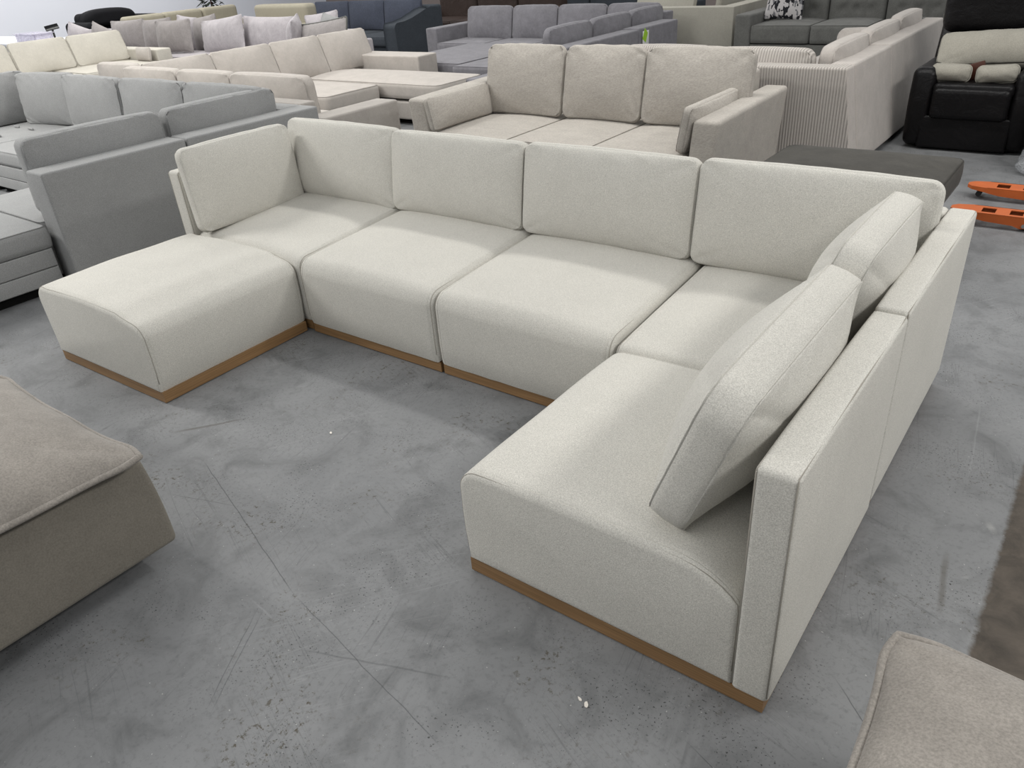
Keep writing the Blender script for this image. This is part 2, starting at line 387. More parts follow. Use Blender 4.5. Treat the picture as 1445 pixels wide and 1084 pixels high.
def cushion_mesh(w, h, band=0.07, crown=0.05, r=0.04, nu=30, nv=20, wr=0.003, seed=0, ear=0.0, earp=2.2, bow=0.0, power=0.80, pex=2.3, back=None, sag=0.0, seamdepth=0.006, sdist=0.035):
    """box-edged cushion: crowned front and back panels, a border band and sewn seams.
       x = width (centred), z = height (0..h), y = thickness (front is -y)"""
    rng = np.random.default_rng(seed + 11)
    hw, hh = w / 2, h / 2
    # denser samples near the edges
    def samp(n): 
        t = np.linspace(-1, 1, n + 1); return np.sign(t) * (1 - (1 - np.abs(t)) ** 1.45)
    U, Vv = samp(nu), samp(nv)
    G = np.zeros((nu + 1, nv + 1, 2))
    f1, f2, f3, f4 = (nz(rng, 7, 14, 75) for _ in range(4)); g1, g2 = nz(rng, 4, 3, 9), nz(rng, 4, 3, 9)
    for i, u in enumerate(U):
        for j, v in enumerate(Vv):
            m = max(abs(u), abs(v)); x, z = hw * u, hh * v
            if m > 1e-6:
                # rounded rectangle of this ring
                rr = r * m; bx, bz = hw * m, hh * m
                ex, ez = abs(x) - (bx - rr), abs(z) - (bz - rr)
                if ex > 0 and ez > 0:
                    mx = max(ex, ez); L = math.hypot(ex, ez); sc = mx / L
                    ex, ez = ex * sc, ez * sc
                    x = math.copysign(bx - rr + ex, x); z = math.copysign(bz - rr + ez, z)
            k = m ** 3
            # outline: ears at the corners, bowed edges, small irregularity
            x -= math.copysign(1, u) * k * abs(u) * (ear * (1 - abs(v) ** earp)) if abs(u) > 0 else 0
            z -= math.copysign(1, v) * k * abs(v) * (ear * (1 - abs(u) ** earp)) if abs(v) > 0 else 0
            if v > 0: z += bow * k * v * (1 - u * u)
            G[i, j] = (x, z)
    X, Z = G[..., 0], G[..., 1]
    uu, vv = np.meshgrid(U, Vv, indexing='ij')
    base = np.clip((1 - np.abs(uu) ** pex) * (1 - np.abs(vv) ** pex), 0, 1) ** power
    du, dv = hw * (1 - np.abs(uu)), hh * (1 - np.abs(vv))
    def wrk(fa, fb):
        return wr * (np.exp(-du / sdist) * fa(Z * 1.0 + 3 * X) * np.clip(du / 0.012, 0, 1) + np.exp(-dv / sdist) * fb(X * 1.0 + 2 * Z) * np.clip(dv / 0.012, 0, 1)) * 2
    low = 0.006 * base * (g1(X * 1.0) + g2(Z * 1.6))
    front = -(band / 2 + crown * base * (1 - sag * vv) + low + wrk(f1, f2))
    cb = crown if back is None else back
    rear = band / 2 + cb * base * (1 - sag * vv) + low + wrk(f3, f4)
    Vt = []; F = []
    idf = np.zeros((nu + 1, nv + 1), int); idb = np.zeros((nu + 1, nv + 1), int)
    for i in range(nu + 1):
        for j in range(nv + 1):
            idf[i, j] = len(Vt); Vt.append((X[i, j], front[i, j], Z[i, j] + hh))
    for i in range(nu + 1):
        for j in range(nv + 1):
            idb[i, j] = len(Vt); Vt.append((X[i, j], rear[i, j], Z[i, j] + hh))
    for i in range(nu):
        for j in range(nv):
            F.append((idf[i, j], idf[i + 1, j], idf[i + 1, j + 1], idf[i, j + 1]))
            F.append((idb[i, j], idb[i, j + 1], idb[i + 1, j + 1], idb[i + 1, j]))
    per = [(i, 0) for i in range(nu)] + [(nu, j) for j in range(nv)] + [(i, nv) for i in range(nu, 0, -1)] + [(0, j) for j in range(nv, 0, -1)]
    P = np.array([G[i, j] for i, j in per]); n = len(P)
    t = np.roll(P, -1, 0) - np.roll(P, 1, 0); t /= np.maximum(np.linalg.norm(t, axis=1, keepdims=True), 1e-9)
    nrm = np.stack([t[:, 1], -t[:, 0]], 1)
    fp, fb_ = nz(rng, 6, 10, 50), nz(rng, 6, 10, 50)
    s = np.cumsum(np.linalg.norm(P - np.roll(P, 1, 0), axis=1))
    wv = 0.5 * wr * fp(s)
    if band > 0.015:
        prof = [(-band / 2 + 0.0015, -seamdepth), (-band / 2 + 0.005, 0.0008), (-band / 4, 0.004), (0, 0.006), (band / 4, 0.004), (band / 2 - 0.005, 0.0008), (band / 2 - 0.0015, -seamdepth)]
    else:
        prof = [(0, 0.001)]
    rows = [[idf[i, j] for i, j in per]]
    for y, o in prof:
        row = []
        for q in range(n):
            oo = o + (wv[q] if band > 0.015 and abs(y) < band / 2 - 0.006 else 0)
            row.append(len(Vt)); Vt.append((P[q, 0] + nrm[q, 0] * oo, y, P[q, 1] + nrm[q, 1] * oo + hh))
        rows.append(row)
    rows.append([idb[i, j] for i, j in per])
    for a, b in zip(rows[:-1], rows[1:]):
        for q in range(n):
            k = (q + 1) % n; F.append((a[q], b[q], b[k], a[k]))
    outline = np.array([(P[q, 0] + nrm[q, 0] * 0.003, 0, P[q, 1] + nrm[q, 1] * 0.003 + hh) for q in range(n)])
    return np.array(Vt), F, outline
def tube(path, r, closed=True, ns=6):
    path = np.array(path); n = len(path); V = []; F = []
    for i in range(n):
        a, b = path[(i - 1) % n], path[(i + 1) % n]
        if not closed: a, b = path[max(i - 1, 0)], path[min(i + 1, n - 1)]
        t = b - a; t = t / (np.linalg.norm(t) + 1e-9); up = np.array((0, 1, 0)) if abs(t[1]) < 0.9 else np.array((1, 0, 0))
        s = np.cross(t, up); s /= np.linalg.norm(s); u = np.cross(s, t)
        for k in range(ns):
            a_ = 2 * math.pi * k / ns; V.append(path[i] + r * (math.cos(a_) * s + math.sin(a_) * u))
    for i in range(n if closed else n - 1):
        for k in range(ns):
            i2 = (i + 1) % n; k2 = (k + 1) % ns
            F.append((i * ns + k, i * ns + k2, i2 * ns + k2, i2 * ns + k))
    if not closed: F.append(tuple(range(ns))[::-1]); F.append(tuple(range((n - 1) * ns, n * ns)))
    return V, F
YAW = {'-Y': 0.0, '-X': -math.pi / 2, '+X': math.pi / 2, '+Y': math.pi}
_seed = [0]
def cushion(name, label, cat, mat, base, w, h, face='-Y', lean=8, yawd=0, roll=0, group=None, piping=None, pr=0.006, **kw):
    """free-standing loose cushion, its own thing; base = bottom centre"""
    _seed[0] += 7; kw.setdefault('seed', _seed[0])
    v, f, out = cushion_mesh(w, h, **kw)
    R3 = Matrix.Rotation(math.radians(-lean), 4, 'X') @ Matrix.Rotation(math.radians(roll), 4, 'Y')
    o = link(name, v, f, mat, None, sharp=None, M4=R3)
    o.location = base; o.rotation_euler = (0, 0, YAW[face] + math.radians(yawd))
    tag(o, label, cat, group)
    if piping:
        tv, tf = tube(out, pr); p = link('piping', tv, tf, piping, o, sharp=None, M4=R3)
    return o
def seat_cushion(root, mat, x0, x1, y0, y1, z0, z1, crown=0.018, r=0.03, name='seat_cushion', wr=0.002, nu=16, nv=14, **kw):
    """box cushion lying flat as a part; band vertical"""
    _seed[0] += 5
    v, f, out = cushion_mesh(x1 - x0, y1 - y0, band=z1 - z0, crown=crown, r=r, nu=nu, nv=nv, wr=wr, seed=_seed[0], **kw)
    w = np.stack([v[:, 0] + (x0 + x1) / 2, v[:, 2] + y0, -v[:, 1] + (z0 + z1) / 2], 1)
    zb = z0 - 0.002; w[:, 2] = np.maximum(w[:, 2], zb)
    return link(name, local(root, w), [q[::-1] for q in f] if False else f, mat, root, sharp=None)

# ---------------------------------------------------------------- room shell
def flat(name, x0, x1, y0, y1, z0, z1, mat):
    v, f = rbox_mesh(x0, x1, y0, y1, z0, z1, 0.001, 1, (2, 2, 2)); return struct(link(name, v, f, mat, smooth=False))
flat('floor', -18, 9, -8, 16, -0.1, 0.0, 'floor')
flat('wall_left', -18.2, -18, -8, 16, 0, 4.6, 'wall_white')
flat('wall_back', -18, 9, 16, 16.2, 0, 4.6, 'wall_dim')

# ---------------------------------------------------------------- cream modular sofa
ZB = 0.055
def plinth(root, x0, x1, y0, y1):
    """oak plinth of four mitred boards, black glides under it"""
    t = 0.02; z0, z1 = 0.005, ZB
    def board(ax, a0, a1, o0, o1, mat):
        # o0 = outer line, o1 = inner line, mitred ends
        if ax == 0: P = [(a0, o0), (a1, o0), (a1 - t, o1), (a0 + t, o1)]
        else: P = [(o0, a0), (o0, a1), (o1, a1 - t), (o1, a0 + t)]
        v = [(p[0], p[1], z0) for p in P] + [(p[0], p[1], z1) for p in P]
        f = [(0, 3, 2, 1), (4, 5, 6, 7), (0, 1, 5, 4), (1, 2, 6, 5), (2, 3, 7, 6), (3, 0, 4, 7)]
        o = link('plinth_board', v, f, mat, root, smooth=False); fix_normals(o); return o
    board(0, x0, x1, y0, y0 + t, 'wood_x'); board(0, x0, x1, y1, y1 - t, 'wood_x')
    board(1, y0, y1, x0, x0 + t, 'wood_y'); board(1, y0, y1, x1, x1 - t, 'wood_y')
    for gx in (x0 + 0.06, x1 - 0.06):
        for gy in (y0 + 0.06, y1 - 0.06):
            box(root, 'glide', 'rubber', gx - 0.02, gx + 0.02, gy - 0.02, gy + 0.02, 0.0, 0.05, 0.003, 1, (2, 2, 2), raw=True)

def seat_block(root, w, d, axis, prof, r_end=0.016, crown=0.03, name='seat', flat_rear=None, slack=0.0, seed=1):
    """upholstered block. axis 'x': prof is (y, z) extruded in x over 0..w. axis 'y': prof is (x, z) extruded in y over 0..d"""
    rng = np.random.default_rng(seed); g1, g2, g3 = nz(rng, 5, 5, 16), nz(rng, 5, 5, 16), nz(rng, 6, 25, 60)
    if axis == 'x': to3 = lambda p, q, a: (a, p, q)
    else: to3 = lambda p, q, a: (p, a, q)
    L = w if axis == 'x' else d
    v, f = prof_extrude(prof, 18, r_end, 0.0, L, to3)
    pa = v[:, 0] if axis == 'x' else v[:, 1]; pp = v[:, 1] if axis == 'x' else v[:, 0]
    P = np.array(prof); p0, p1 = P[:, 0].min(), P[:, 0].max()
    ta = np.clip(pa / L, 0, 1); tp = np.clip((pp - p0) / (p1 - p0), 0, 1)
    S = (1 - np.abs(2 * ta - 1) ** 3.0)
    Tq = (1 - np.abs(2 * tp - 1) ** 4.0)
    top = np.clip((v[:, 2] - 0.30) / 0.10, 0, 1)
    v[:, 2] += crown * S ** 0.8 * Tq * top + 0.004 * (g1(pa) + g2(pp)) * S * top
    # soft fullness of the upright faces
    side = np.clip((v[:, 2] - ZB) / 0.10, 0, 1) * np.clip((0.40 - v[:, 2]) / 0.1, 0, 1)
    out = np.where(tp < 0.5, -1, 1) * (np.abs(2 * tp - 1) > 0.9)
    bulge = (0.010 * S + 0.0015 * g3(pa)) * side * out
    if axis == 'x': v[:, 1] += bulge
    else: v[:, 0] += bulge
    # small waviness along the hem
    hem = np.exp(-np.abs(v[:, 2] - ZB) / 0.015)
    v[:, 2] += 0.0025 * g3(pa + pp) * hem
    o = link(name, v, f, 'cream', root, sharp=38); fix_normals(o)
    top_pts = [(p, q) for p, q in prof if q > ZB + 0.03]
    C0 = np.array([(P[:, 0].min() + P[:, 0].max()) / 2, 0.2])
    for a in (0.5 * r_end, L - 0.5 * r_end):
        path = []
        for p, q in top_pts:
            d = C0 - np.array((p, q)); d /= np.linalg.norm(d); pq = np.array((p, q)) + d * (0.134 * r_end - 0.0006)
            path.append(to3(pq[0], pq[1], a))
        tv, tf = tube(path, 0.0014, closed=False, ns=5); link('seam', tv, tf, 'seam_shade', o, sharp=None)  # thin dark tube, seam shadow put into its colour
    return o

def panel(root, name, x0, x1, y0, y1, z0, z1, r=0.016, seed=3):
    """upholstered back slab with sewn edges"""
    rng = np.random.default_rng(seed); g = nz(rng, 5, 6, 18); g2 = nz(rng, 5, 20, 50)
    def fn(v):
        cx, cy, cz = (x0 + x1) / 2, (y0 + y1) / 2, (z0 + z1) / 2
        hx, hy, hz = (x1 - x0) / 2, (y1 - y0) / 2, (z1 - z0) / 2
        tx, ty, tz = (v[:, 0] - cx) / hx, (v[:, 1] - cy) / hy, (v[:, 2] - cz) / hz
        q = 0.004
        if hx < hy: v[:, 0] += np.sign(tx) * q * np.clip(1 - tz ** 4, 0, 1) * np.clip(1 - ty ** 4, 0, 1) * (1 + g(v[:, 1] + v[:, 2])); v[:, 2] += (tz > 0.9) * (0.004 * (1 - ty ** 4) + 0.001 * g2(v[:, 1]))
        else: v[:, 1] += np.sign(ty) * q * np.clip(1 - tz ** 4, 0, 1) * np.clip(1 - tx ** 4, 0, 1) * (1 + g(v[:, 0] + v[:, 2])); v[:, 2] += (tz > 0.9) * (0.004 * (1 - tx ** 4) + 0.001 * g2(v[:, 0]))
        return v
    o = box(root, name, 'cream', x0, x1, y0, y1, z0, z1, r, 3, (12, 16, 12) if True else None, fn=fn, raw=True)
    # seam beads in a painted shadow tone, along the long top edges and the ends
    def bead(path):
        tv, tf = tube(path, 0.0020, closed=True, ns=5); link('seam', tv, tf, 'seam_shade', o, sharp=None)
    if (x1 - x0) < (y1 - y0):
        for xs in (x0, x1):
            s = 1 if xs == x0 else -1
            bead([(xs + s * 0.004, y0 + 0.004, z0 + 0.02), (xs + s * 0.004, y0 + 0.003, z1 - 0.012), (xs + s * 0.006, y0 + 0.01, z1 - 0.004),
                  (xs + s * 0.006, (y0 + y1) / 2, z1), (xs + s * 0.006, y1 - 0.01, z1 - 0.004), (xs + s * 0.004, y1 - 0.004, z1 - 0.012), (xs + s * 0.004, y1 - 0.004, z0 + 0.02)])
    return o

def seat_prof(front, rear, ztop, r, zr=None, over=0.012, step=14):
    """side profile: front face, waterfall, gently rising top, rear; p grows from front to rear"""
    zr = ztop if zr is None else zr
    P = [(front + over, ZB)] + [(front + 0.002, 0.10), (front, 0.16), (front, 0.22), (front, 0.27)]
    P += arc(front + r, ztop - r * 1.0, r, 180, 90, 9)
    top = np.linspace(front + r, rear - 0.02, step)[1:]
    P += [(p, ztop + (zr - ztop) * ((p - front - r) / (rear - front - r))) for p in top]
    P += [(rear - 0.006, zr - 0.006), (rear, zr - 0.02), (rear, 0.3), (rear, 0.2), (rear, 0.1), (rear, ZB)]
    P += [(p, ZB) for p in np.linspace(rear, front + over, 8)[1:-1]]
    return P[::-1]

GM = 'modules of the cream sectional sofa'
# ottoman (turned a little)
ott = thing('ottoman', 'cream boucle ottoman module with an oak plinth, left of the floor opening', 'ottoman', (-0.0235, -0.8517, 0), 0.02364, GM)
plinth(ott, -0.892, 0.0, 0.0, 0.838)
P = [(-0.012, ZB), (-0.002, 0.10), (0.004, 0.17), (0.006, 0.23), (0.004, 0.28)] + arc(-0.068, 0.312, 0.072, 0, 78, 8)[1:] + [(-0.10, 0.391), (-0.14, 0.398)]
P += [(x, 0.408 + 0.012 * math.sin(math.pi * (x + 0.81) / 0.70)) for x in np.linspace(-0.18, -0.80, 14)]
P += arc(-0.82, 0.33, 0.085, 90, 180, 8)[1:] + [(-0.902, 0.27), (-0.897, 0.2), (-0.89, 0.12), (-0.882, ZB)]
P += [(x, ZB) for x in np.linspace(-0.882, -0.012, 8)[1:-1]]
seat_block(ott, 0, 0.86, 'y', P, 0.02, 0.020, seed=4)
for ch in ott.children:
    if ch.name.startswith('seat'): ch.location = (0, -0.01, 0)

def armless(label, x0, x1, seed):
    t = thing('sofa_module', label, 'sofa module', (x0, 0, 0), 0, GM)
    w = x1 - x0; plinth(t, 0.0, w - 0.016, 0.0, 0.97)
    s = seat_block(t, w - 0.006, 0, 'x', seat_prof(-0.018, 0.895, 0.402, 0.070, 0.452), 0.022, 0.030, seed=seed); s.location = (-0.004, 0, 0)
    panel(t, 'backrest', -0.004, w - 0.004, 0.897, 0.985, ZB + 0.004, 0.734, seed=seed)
    return t
m1 = armless('cream armless sofa module beside the ottoman, with an oak plinth in front', 0.0, 0.90, 5)
m2 = armless('cream armless sofa module in the middle of the U, second from its ottoman', 0.902, 1.802, 6)
# left corner
t = thing('sofa_module', 'cream corner sofa module behind the ottoman with panels on its left and rear', 'corner sofa module', (-0.99, 0, 0), 0, GM)
plinth(t, 0.0, 0.97, 0.012, 0.97)
s = seat_block(t, 0.90, 0, 'x', seat_prof(0.0, 0.895, 0.40, 0.06, 0.452), 0.022, 0.028, seed=8); s.location = (0.082, 0, 0)
panel(t, 'side_panel', -0.035, 0.062, 0.005, 0.985, ZB + 0.004, 0.734, seed=9)
panel(t, 'backrest', 0.062, 0.985, 0.897, 0.985, ZB + 0.004, 0.734, seed=10)
# right corner
t = thing('sofa_module', 'cream corner sofa module at the far right with tall panels behind two cushions', 'corner sofa module', (1.806, 0, 0), 0, GM)
plinth(t, 0.01, 0.935, -0.02, 0.97)
s = seat_block(t, 0.852, 0, 'x', seat_prof(-0.02, 0.895, 0.385, 0.04, 0.452), 0.022, 0.028, seed=12); s.location = (0.0, 0, 0)
panel(t, 'side_panel', 0.855, 0.949, -0.033, 0.985, ZB + 0.004, 0.734, seed=13)
panel(t, 'backrest', 0.0, 0.855, 0.897, 0.985, ZB + 0.004, 0.734, seed=14)
# right end module, turned: its front looks left
t = thing('sofa_module', 'cream sofa module nearest the camera with an oak plinth and one tall back', 'sofa module', (1.816, -0.918, 0), 0, GM)
plinth(t, 0.0, 0.930, 0.0, 0.862)
P = [(0.006, ZB), (-0.002, 0.10), (-0.006, 0.16), (-0.008, 0.24), (-0.007, 0.30)] + arc(0.065, 0.325, 0.072, 180, 90, 9)
P += [(x, 0.398 + 0.004 * math.sin(math.pi * (x - 0.065) / 0.62)) for x in np.linspace(0.065, 0.69, 13)[1:]]
P += [(0.73, 0.392), (0.77, 0.378), (0.80, 0.362), (0.825, 0.343), (0.842, 0.325), (0.845, 0.30), (0.845, 0.2), (0.845, 0.1), (0.845, ZB)]
P += [(x, ZB) for x in np.linspace(0.845, 0.006, 8)[1:-1]]
s = seat_block(t, 0, 0.868, 'y', P[::-1], 0.018, 0.034, seed=15); s.location = (0, -0.008, 0)
panel(t, 'backrest', 0.846, 0.941, -0.010, 0.872, ZB - 0.004, 0.733, seed=16)

GC = 'loose back cushions of the cream sectional'
CK = dict(group=GC, nu=48, nv=32, wr=0.0055, band=0.060, crown=0.066, r=0.045, power=0.62, pex=2.6, bow=0.006)
cushion('back_cushion', 'cream back cushion along the left end, standing sideways in the corner', 'cushion', 'cream', (-0.800, 0.335, 0.420), 0.71, 0.445, '+X', 5, 0, 0, **{**CK, 'crown': 0.05})
cushion('back_cushion', 'cream rear back cushion in the left corner, behind the ottoman', 'cushion', 'cream', (-0.465, 0.745, 0.440), 0.905, 0.43, '-Y', 9, 0, 0, **CK)
cushion('back_cushion', 'cream rear back cushion, second from the left of the rear row', 'cushion', 'cream', (0.415, 0.735, 0.450), 0.885, 0.415, '-Y', 9, 0, 0, **CK)
cushion('back_cushion', 'cream rear back cushion, third from the left of the rear row', 'cushion', 'cream', (1.305, 0.735, 0.450), 0.885, 0.42, '-Y', 9, 0, 0, **CK)
cushion('back_cushion', 'cream rear back cushion in the right corner, partly behind the side cushions', 'cushion', 'cream', (2.205, 0.740, 0.445), 0.905, 0.43, '-Y', 9, 0, 0, **CK)
cushion('back_cushion', 'cream side cushion leaning on the far half of the right-hand back', 'cushion', 'cream', (2.465, 0.325, 0.430), 0.70, 0.45, '-X', 15, 0, 0, **{**CK, 'crown': 0.090, 'band': 0.095, 'power': 0.9, 'pex': 2.2, 'r': 0.085, 'bow': 0.012})
cushion('back_cushion', 'cream side cushion nearest the camera, tilted against the right-hand back', 'cushion', 'cream', (2.430, -0.455, 0.424), 0.86, 0.445, '-X', 20, 0, 0, **{**CK, 'crown': 0.098, 'wr': 0.007, 'band': 0.098, 'power': 0.9, 'pex': 2.2, 'r': 0.085, 'bow': 0.012})

# ---------------------------------------------------------------- foreground ottomans with piped cushions
def piped_ottoman(label, x0, x1, y0, y1, zc=0.455):
    t = thing('ottoman', label, 'ottoman', ((x0 + x1) / 2, (y0 + y1) / 2, 0))
    def fn(v):
        k = np.clip((v[:, 2] - 0.10) / 0.30, 0, 1); cx, cy = (x0 + x1) / 2, (y0 + y1) / 2
        s = 1 - 0.035 * k ** 2.2
        v[:, 0] = cx + (v[:, 0] - cx) * s; v[:, 1] = cy + (v[:, 1] - cy) * s; return v
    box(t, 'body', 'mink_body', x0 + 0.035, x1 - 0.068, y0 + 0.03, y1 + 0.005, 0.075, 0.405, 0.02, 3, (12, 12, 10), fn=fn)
    box(t, 'under_frame', 'dustcover', x0 + 0.12, x1 - 0.20, y0 + 0.12, y1 - 0.12, 0.03, 0.12, 0.005, 1, (2, 2, 2))
    for gx in (x0 + 0.16, x1 - 0.27):
        for gy in (y0 + 0.13, y1 - 0.09):
            box(t, 'foot', 'rubber', gx - 0.025, gx + 0.025, gy - 0.025, gy + 0.025, 0.0, 0.05, 0.004, 1, (2, 2, 2))
    _seed[0] += 3
    v, f, out = cushion_mesh(x1 - x0, y1 - y0, band=0.004, crown=0.095, r=0.12, nu=44, nv=44, wr=0.006, seed=_seed[0], ear=0.046, earp=3.6, power=0.60, pex=2.6, back=0.035, sdist=0.05)
    def lay(q): 
        q = np.array(q); d = np.maximum(np.abs(q[:, 0]) / ((x1 - x0) / 2), np.abs(q[:, 2] - (y1 - y0) / 2) / ((y1 - y0) / 2))
        droop = -0.018 * np.clip((d - 0.6) / 0.4, 0, 1) ** 2 + 0.003 * np.sin(q[:, 0] * 17 + q[:, 2] * 13)
        return local(t, np.stack([q[:, 0] + (x0 + x1) / 2, q[:, 2] + y0, -q[:, 1] + zc + droop], 1))
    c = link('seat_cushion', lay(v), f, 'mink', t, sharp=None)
    tv, tf = tube(out, 0.0095, ns=8); link('piping', lay(tv), tf, 'mink', c, sharp=None)
    return t
piped_ottoman('taupe chenille ottoman with a piped cushion top, cut off by the left photo edge', 0.0, 1.035, -2.42, -1.395)
piped_ottoman('taupe chenille ottoman whose piped cushion corner fills the bottom right photo corner', 2.955, 3.95, -1.93, -0.895)

# ---------------------------------------------------------------- greige three-seater behind the sectional
t = thing('sofa', 'greige three-seat sofa with three plump back cushions, behind the cream sectional', 'sofa', (-0.23, 3.0, 0))
box(t, 'base', 'greige', -1.50, 1.06, 2.46, 3.68, 0.08, 0.26, 0.02)
def flare(sx):
    def fn(v):
        k = np.clip(v[:, 2] / 0.66, 0, 1); v[:, 0] += sx * 0.05 * k ** 1.5
        v[:, 2] += 0.02 * np.clip((v[:, 1] - 2.5) / 1.2, 0, 1) * (v[:, 2] > 0.5); return v
    return fn
box(t, 'armrest', 'greige', -1.52, -1.33, 2.47, 3.70, 0.07, 0.655, 0.03, 3, (4, 14, 10), fn=flare(-1))
box(t, 'armrest', 'greige', 0.88, 1.06, 2.47, 3.70, 0.07, 0.645, 0.03, 3, (4, 14, 10), fn=flare(1))
box(t, 'backrest', 'greige', -1.34, 0.89, 3.50, 3.70, 0.07, 0.78, 0.03, 3, (14, 4, 10))
for a, b in ((-1.315, -0.555), (-0.545, 0.165), (0.175, 0.87)):
    seat_cushion(t, 'greige', a, b, 2.43, 3.48, 0.27, 0.415, crown=0.025, nu=24, nv=24)
for x in (-1.42, 0.97):
    for y in (2.56, 3.6):
        box(t, 'leg', 'mahogany', x - 0.03, x + 0.03, y - 0.03, y + 0.03, 0, 0.09, 0.006, 1, (2, 2, 2))
GR = 'back cushions of the greige three-seat sofa'
for a, b, lb in ((-1.33, -0.555, 'greige back cushion at the left end of the three-seat sofa'), (-0.54, 0.165, 'greige back cushion in the middle of the three-seat sofa'),
                 (0.175, 1.0, 'greige back cushion at the right end of the three-seat sofa')):
    cushion('back_cushion', lb, 'cushion', 'greige', ((a + b) / 2, 3.20, 0.435), b - a, 0.53, '-Y', 12, group=GR, nu=34, nv=26, band=0.05, crown=0.075, r=0.07, wr=0.012, sdist=0.06, bow=0.012)
cushion('bolster_cushion', 'greige oblong cushion leaning inside the left arm of the three-seat sofa', 'cushion', 'greige', (-1.265, 2.80, 0.43), 0.78, 0.25, '+X', 12, nu=30, nv=14, band=0.04, crown=0.05, r=0.03, wr=0.006)
cushion('bolster_cushion', 'greige oblong cushion leaning inside the right arm of the three-seat sofa', 'cushion', 'greige', (0.845, 2.86, 0.43), 0.80, 0.29, '-X', 10, nu=30, nv=14, band=0.05, crown=0.06, r=0.04, wr=0.008)

# ---------------------------------------------------------------- dark ottoman bench right of it
t = thing('ottoman', 'dark olive-grey velvet ottoman bench in the aisle beside the three-seat sofa', 'ottoman', (1.93, 2.5, 0))
box(t, 'body', 'umber', 1.50, 2.35, 2.03, 2.90, 0.0, 0.31, 0.02)
seat_cushion(t, 'umber', 1.40, 2.43, 1.98, 2.98, 0.29, 0.425, crown=0.05, r=0.07, wr=0.004, nu=26, nv=26)

# ---------------------------------------------------------------- pallet jack
t = thing('pallet_jack', 'orange pallet jack on the floor, its two forks pointing at the sofas', 'pallet jack', (3.2, 3.45, 0))
def fork(yc, x0):
    w = 0.082; x1 = 3.55
    pts = [(x0, -w * 0.35), (x0 + 0.03, -w * 0.6), (x0 + 0.12, -w), (x1, -w), (x1, w), (x0 + 0.12, w), (x0 + 0.03, w * 0.6), (x0, w * 0.35)]
    holes = [(x0 + 0.17, x0 + 0.245), (x0 + 0.32, x0 + 0.39)]
    # top plate as cells with two rectangular openings
    xs = [x0 + 0.12, holes[0][0], holes[0][1], holes[1][0], holes[1][1], x1]; ys = [-w, -w * 0.55, w * 0.55, w]
    V = []; F = []; idx = {}
    zt, zb = 0.085, 0.038
    for l, z in enumerate((zt, zt - 0.006)):
        for i, x in enumerate(xs):
            for j, y in enumerate(ys): idx[l, i, j] = len(V); V.append((x, yc + y, z))
    for i in range(5):
        for j in range(3):
            if j == 1 and i in (1, 3):
                for a, b in (((i, j), (i + 1, j)), ((i + 1, j), (i + 1, j + 1)), ((i + 1, j + 1), (i, j + 1)), ((i, j + 1), (i, j))):
                    F.append((idx[0, a[0], a[1]], idx[0, b[0], b[1]], idx[1, b[0], b[1]], idx[1, a[0], a[1]]))
                continue
            F.append((idx[0, i, j], idx[0, i + 1, j], idx[0, i + 1, j + 1], idx[0, i, j + 1]))
            F.append((idx[1, i, j], idx[1, i, j + 1], idx[1, i + 1, j + 1], idx[1, i + 1, j]))
    # tip
    tip = [(x0 + 0.12, -w), (x0 + 0.03, -w * 0.72), (x0, -w * 0.3), (x0, w * 0.3), (x0 + 0.03, w * 0.72), (x0 + 0.12, w)]
    b0 = len(V); V += [(x, yc + y, zt) for x, y in tip]; V += [(x, yc + y, zt - 0.02 - 0.012 * (x - x0) / 0.12) for x, y in tip]
    F.append(tuple(range(b0, b0 + 6))[::-1]); F.append(tuple(range(b0 + 6, b0 + 12)))
    for q in range(5): F.append((b0 + q, b0 + q + 1, b0 + 7 + q, b0 + 6 + q))
    # side flanges, dipping round the rollers
    for s in (-1, 1):
        prof = [(x0 + 0.12, zt), (x1, zt), (x1, zb), (x0 + 0.46, zb), (x0 + 0.44, 0.022), (x0 + 0.39, 0.016), (x0 + 0.35, 0.030), (x0 + 0.20, zb), (x0 + 0.12, zb + 0.014)]
        b0 = len(V); V += [(x, yc + s * w, z) for x, z in prof]; V += [(x, yc + s * (w - 0.006), z) for x, z in prof]; n = len(prof)
        F.append(tuple(range(b0, b0 + n))); F.append(tuple(range(b0 + n, b0 + 2 * n))[::-1])
        for q in range(n): k = (q + 1) % n; F.append((b0 + q, b0 + k, b0 + n + k, b0 + n + q))
    o = link('fork', local(t, np.array(V)), F, 'orange', t, smooth=False); fix_normals(o)
    for xr, nm, rr in ((x0 + 0.075, 'entry_roller', 0.017), (x0 + 0.41, 'load_roller', 0.030)):
        vv = []; ff = []; n = 20
        for y in (-0.045, 0.045):
            for q in range(n): a = 2 * math.pi * q / n; vv.append((xr + rr * math.cos(a), yc + y, rr + 0.001 + (0.012 if nm[0] == 'e' else 0) + rr * math.sin(a)))
        for q in range(n): ff.append((q, (q + 1) % n, n + (q + 1) % n, n + q))
        ff.append(tuple(range(n))[::-1]); ff.append(tuple(range(n, 2 * n)))
        r_ = link(nm, local(t, np.array(vv)), ff, 'rubber', o); fix_normals(r_)
        for s in (-1, 1):
            b = []; bf = []
            for y in (s * 0.082, s * 0.090):
                for q in range(10): a = 2 * math.pi * q / 10; b.append((xr + 0.012 * math.cos(a), yc + y, (rr + 0.006) + 0.012 * math.sin(a)))
            for q in range(10): bf.append((q, (q + 1) % 10, 10 + (q + 1) % 10, 10 + q))
            bf.append(tuple(range(10))[::-1]); bf.append(tuple(range(10, 20)))
            if nm[0] == 'l': k_ = link('axle', local(t, np.array(b)), bf, 'steelmetal', o); fix_normals(k_)
fork(3.72, 2.385); fork(3.16, 2.385)
box(t, 'carriage', 'orange', 3.50, 3.62, 3.02, 3.72, 0.05, 0.42, 0.02)
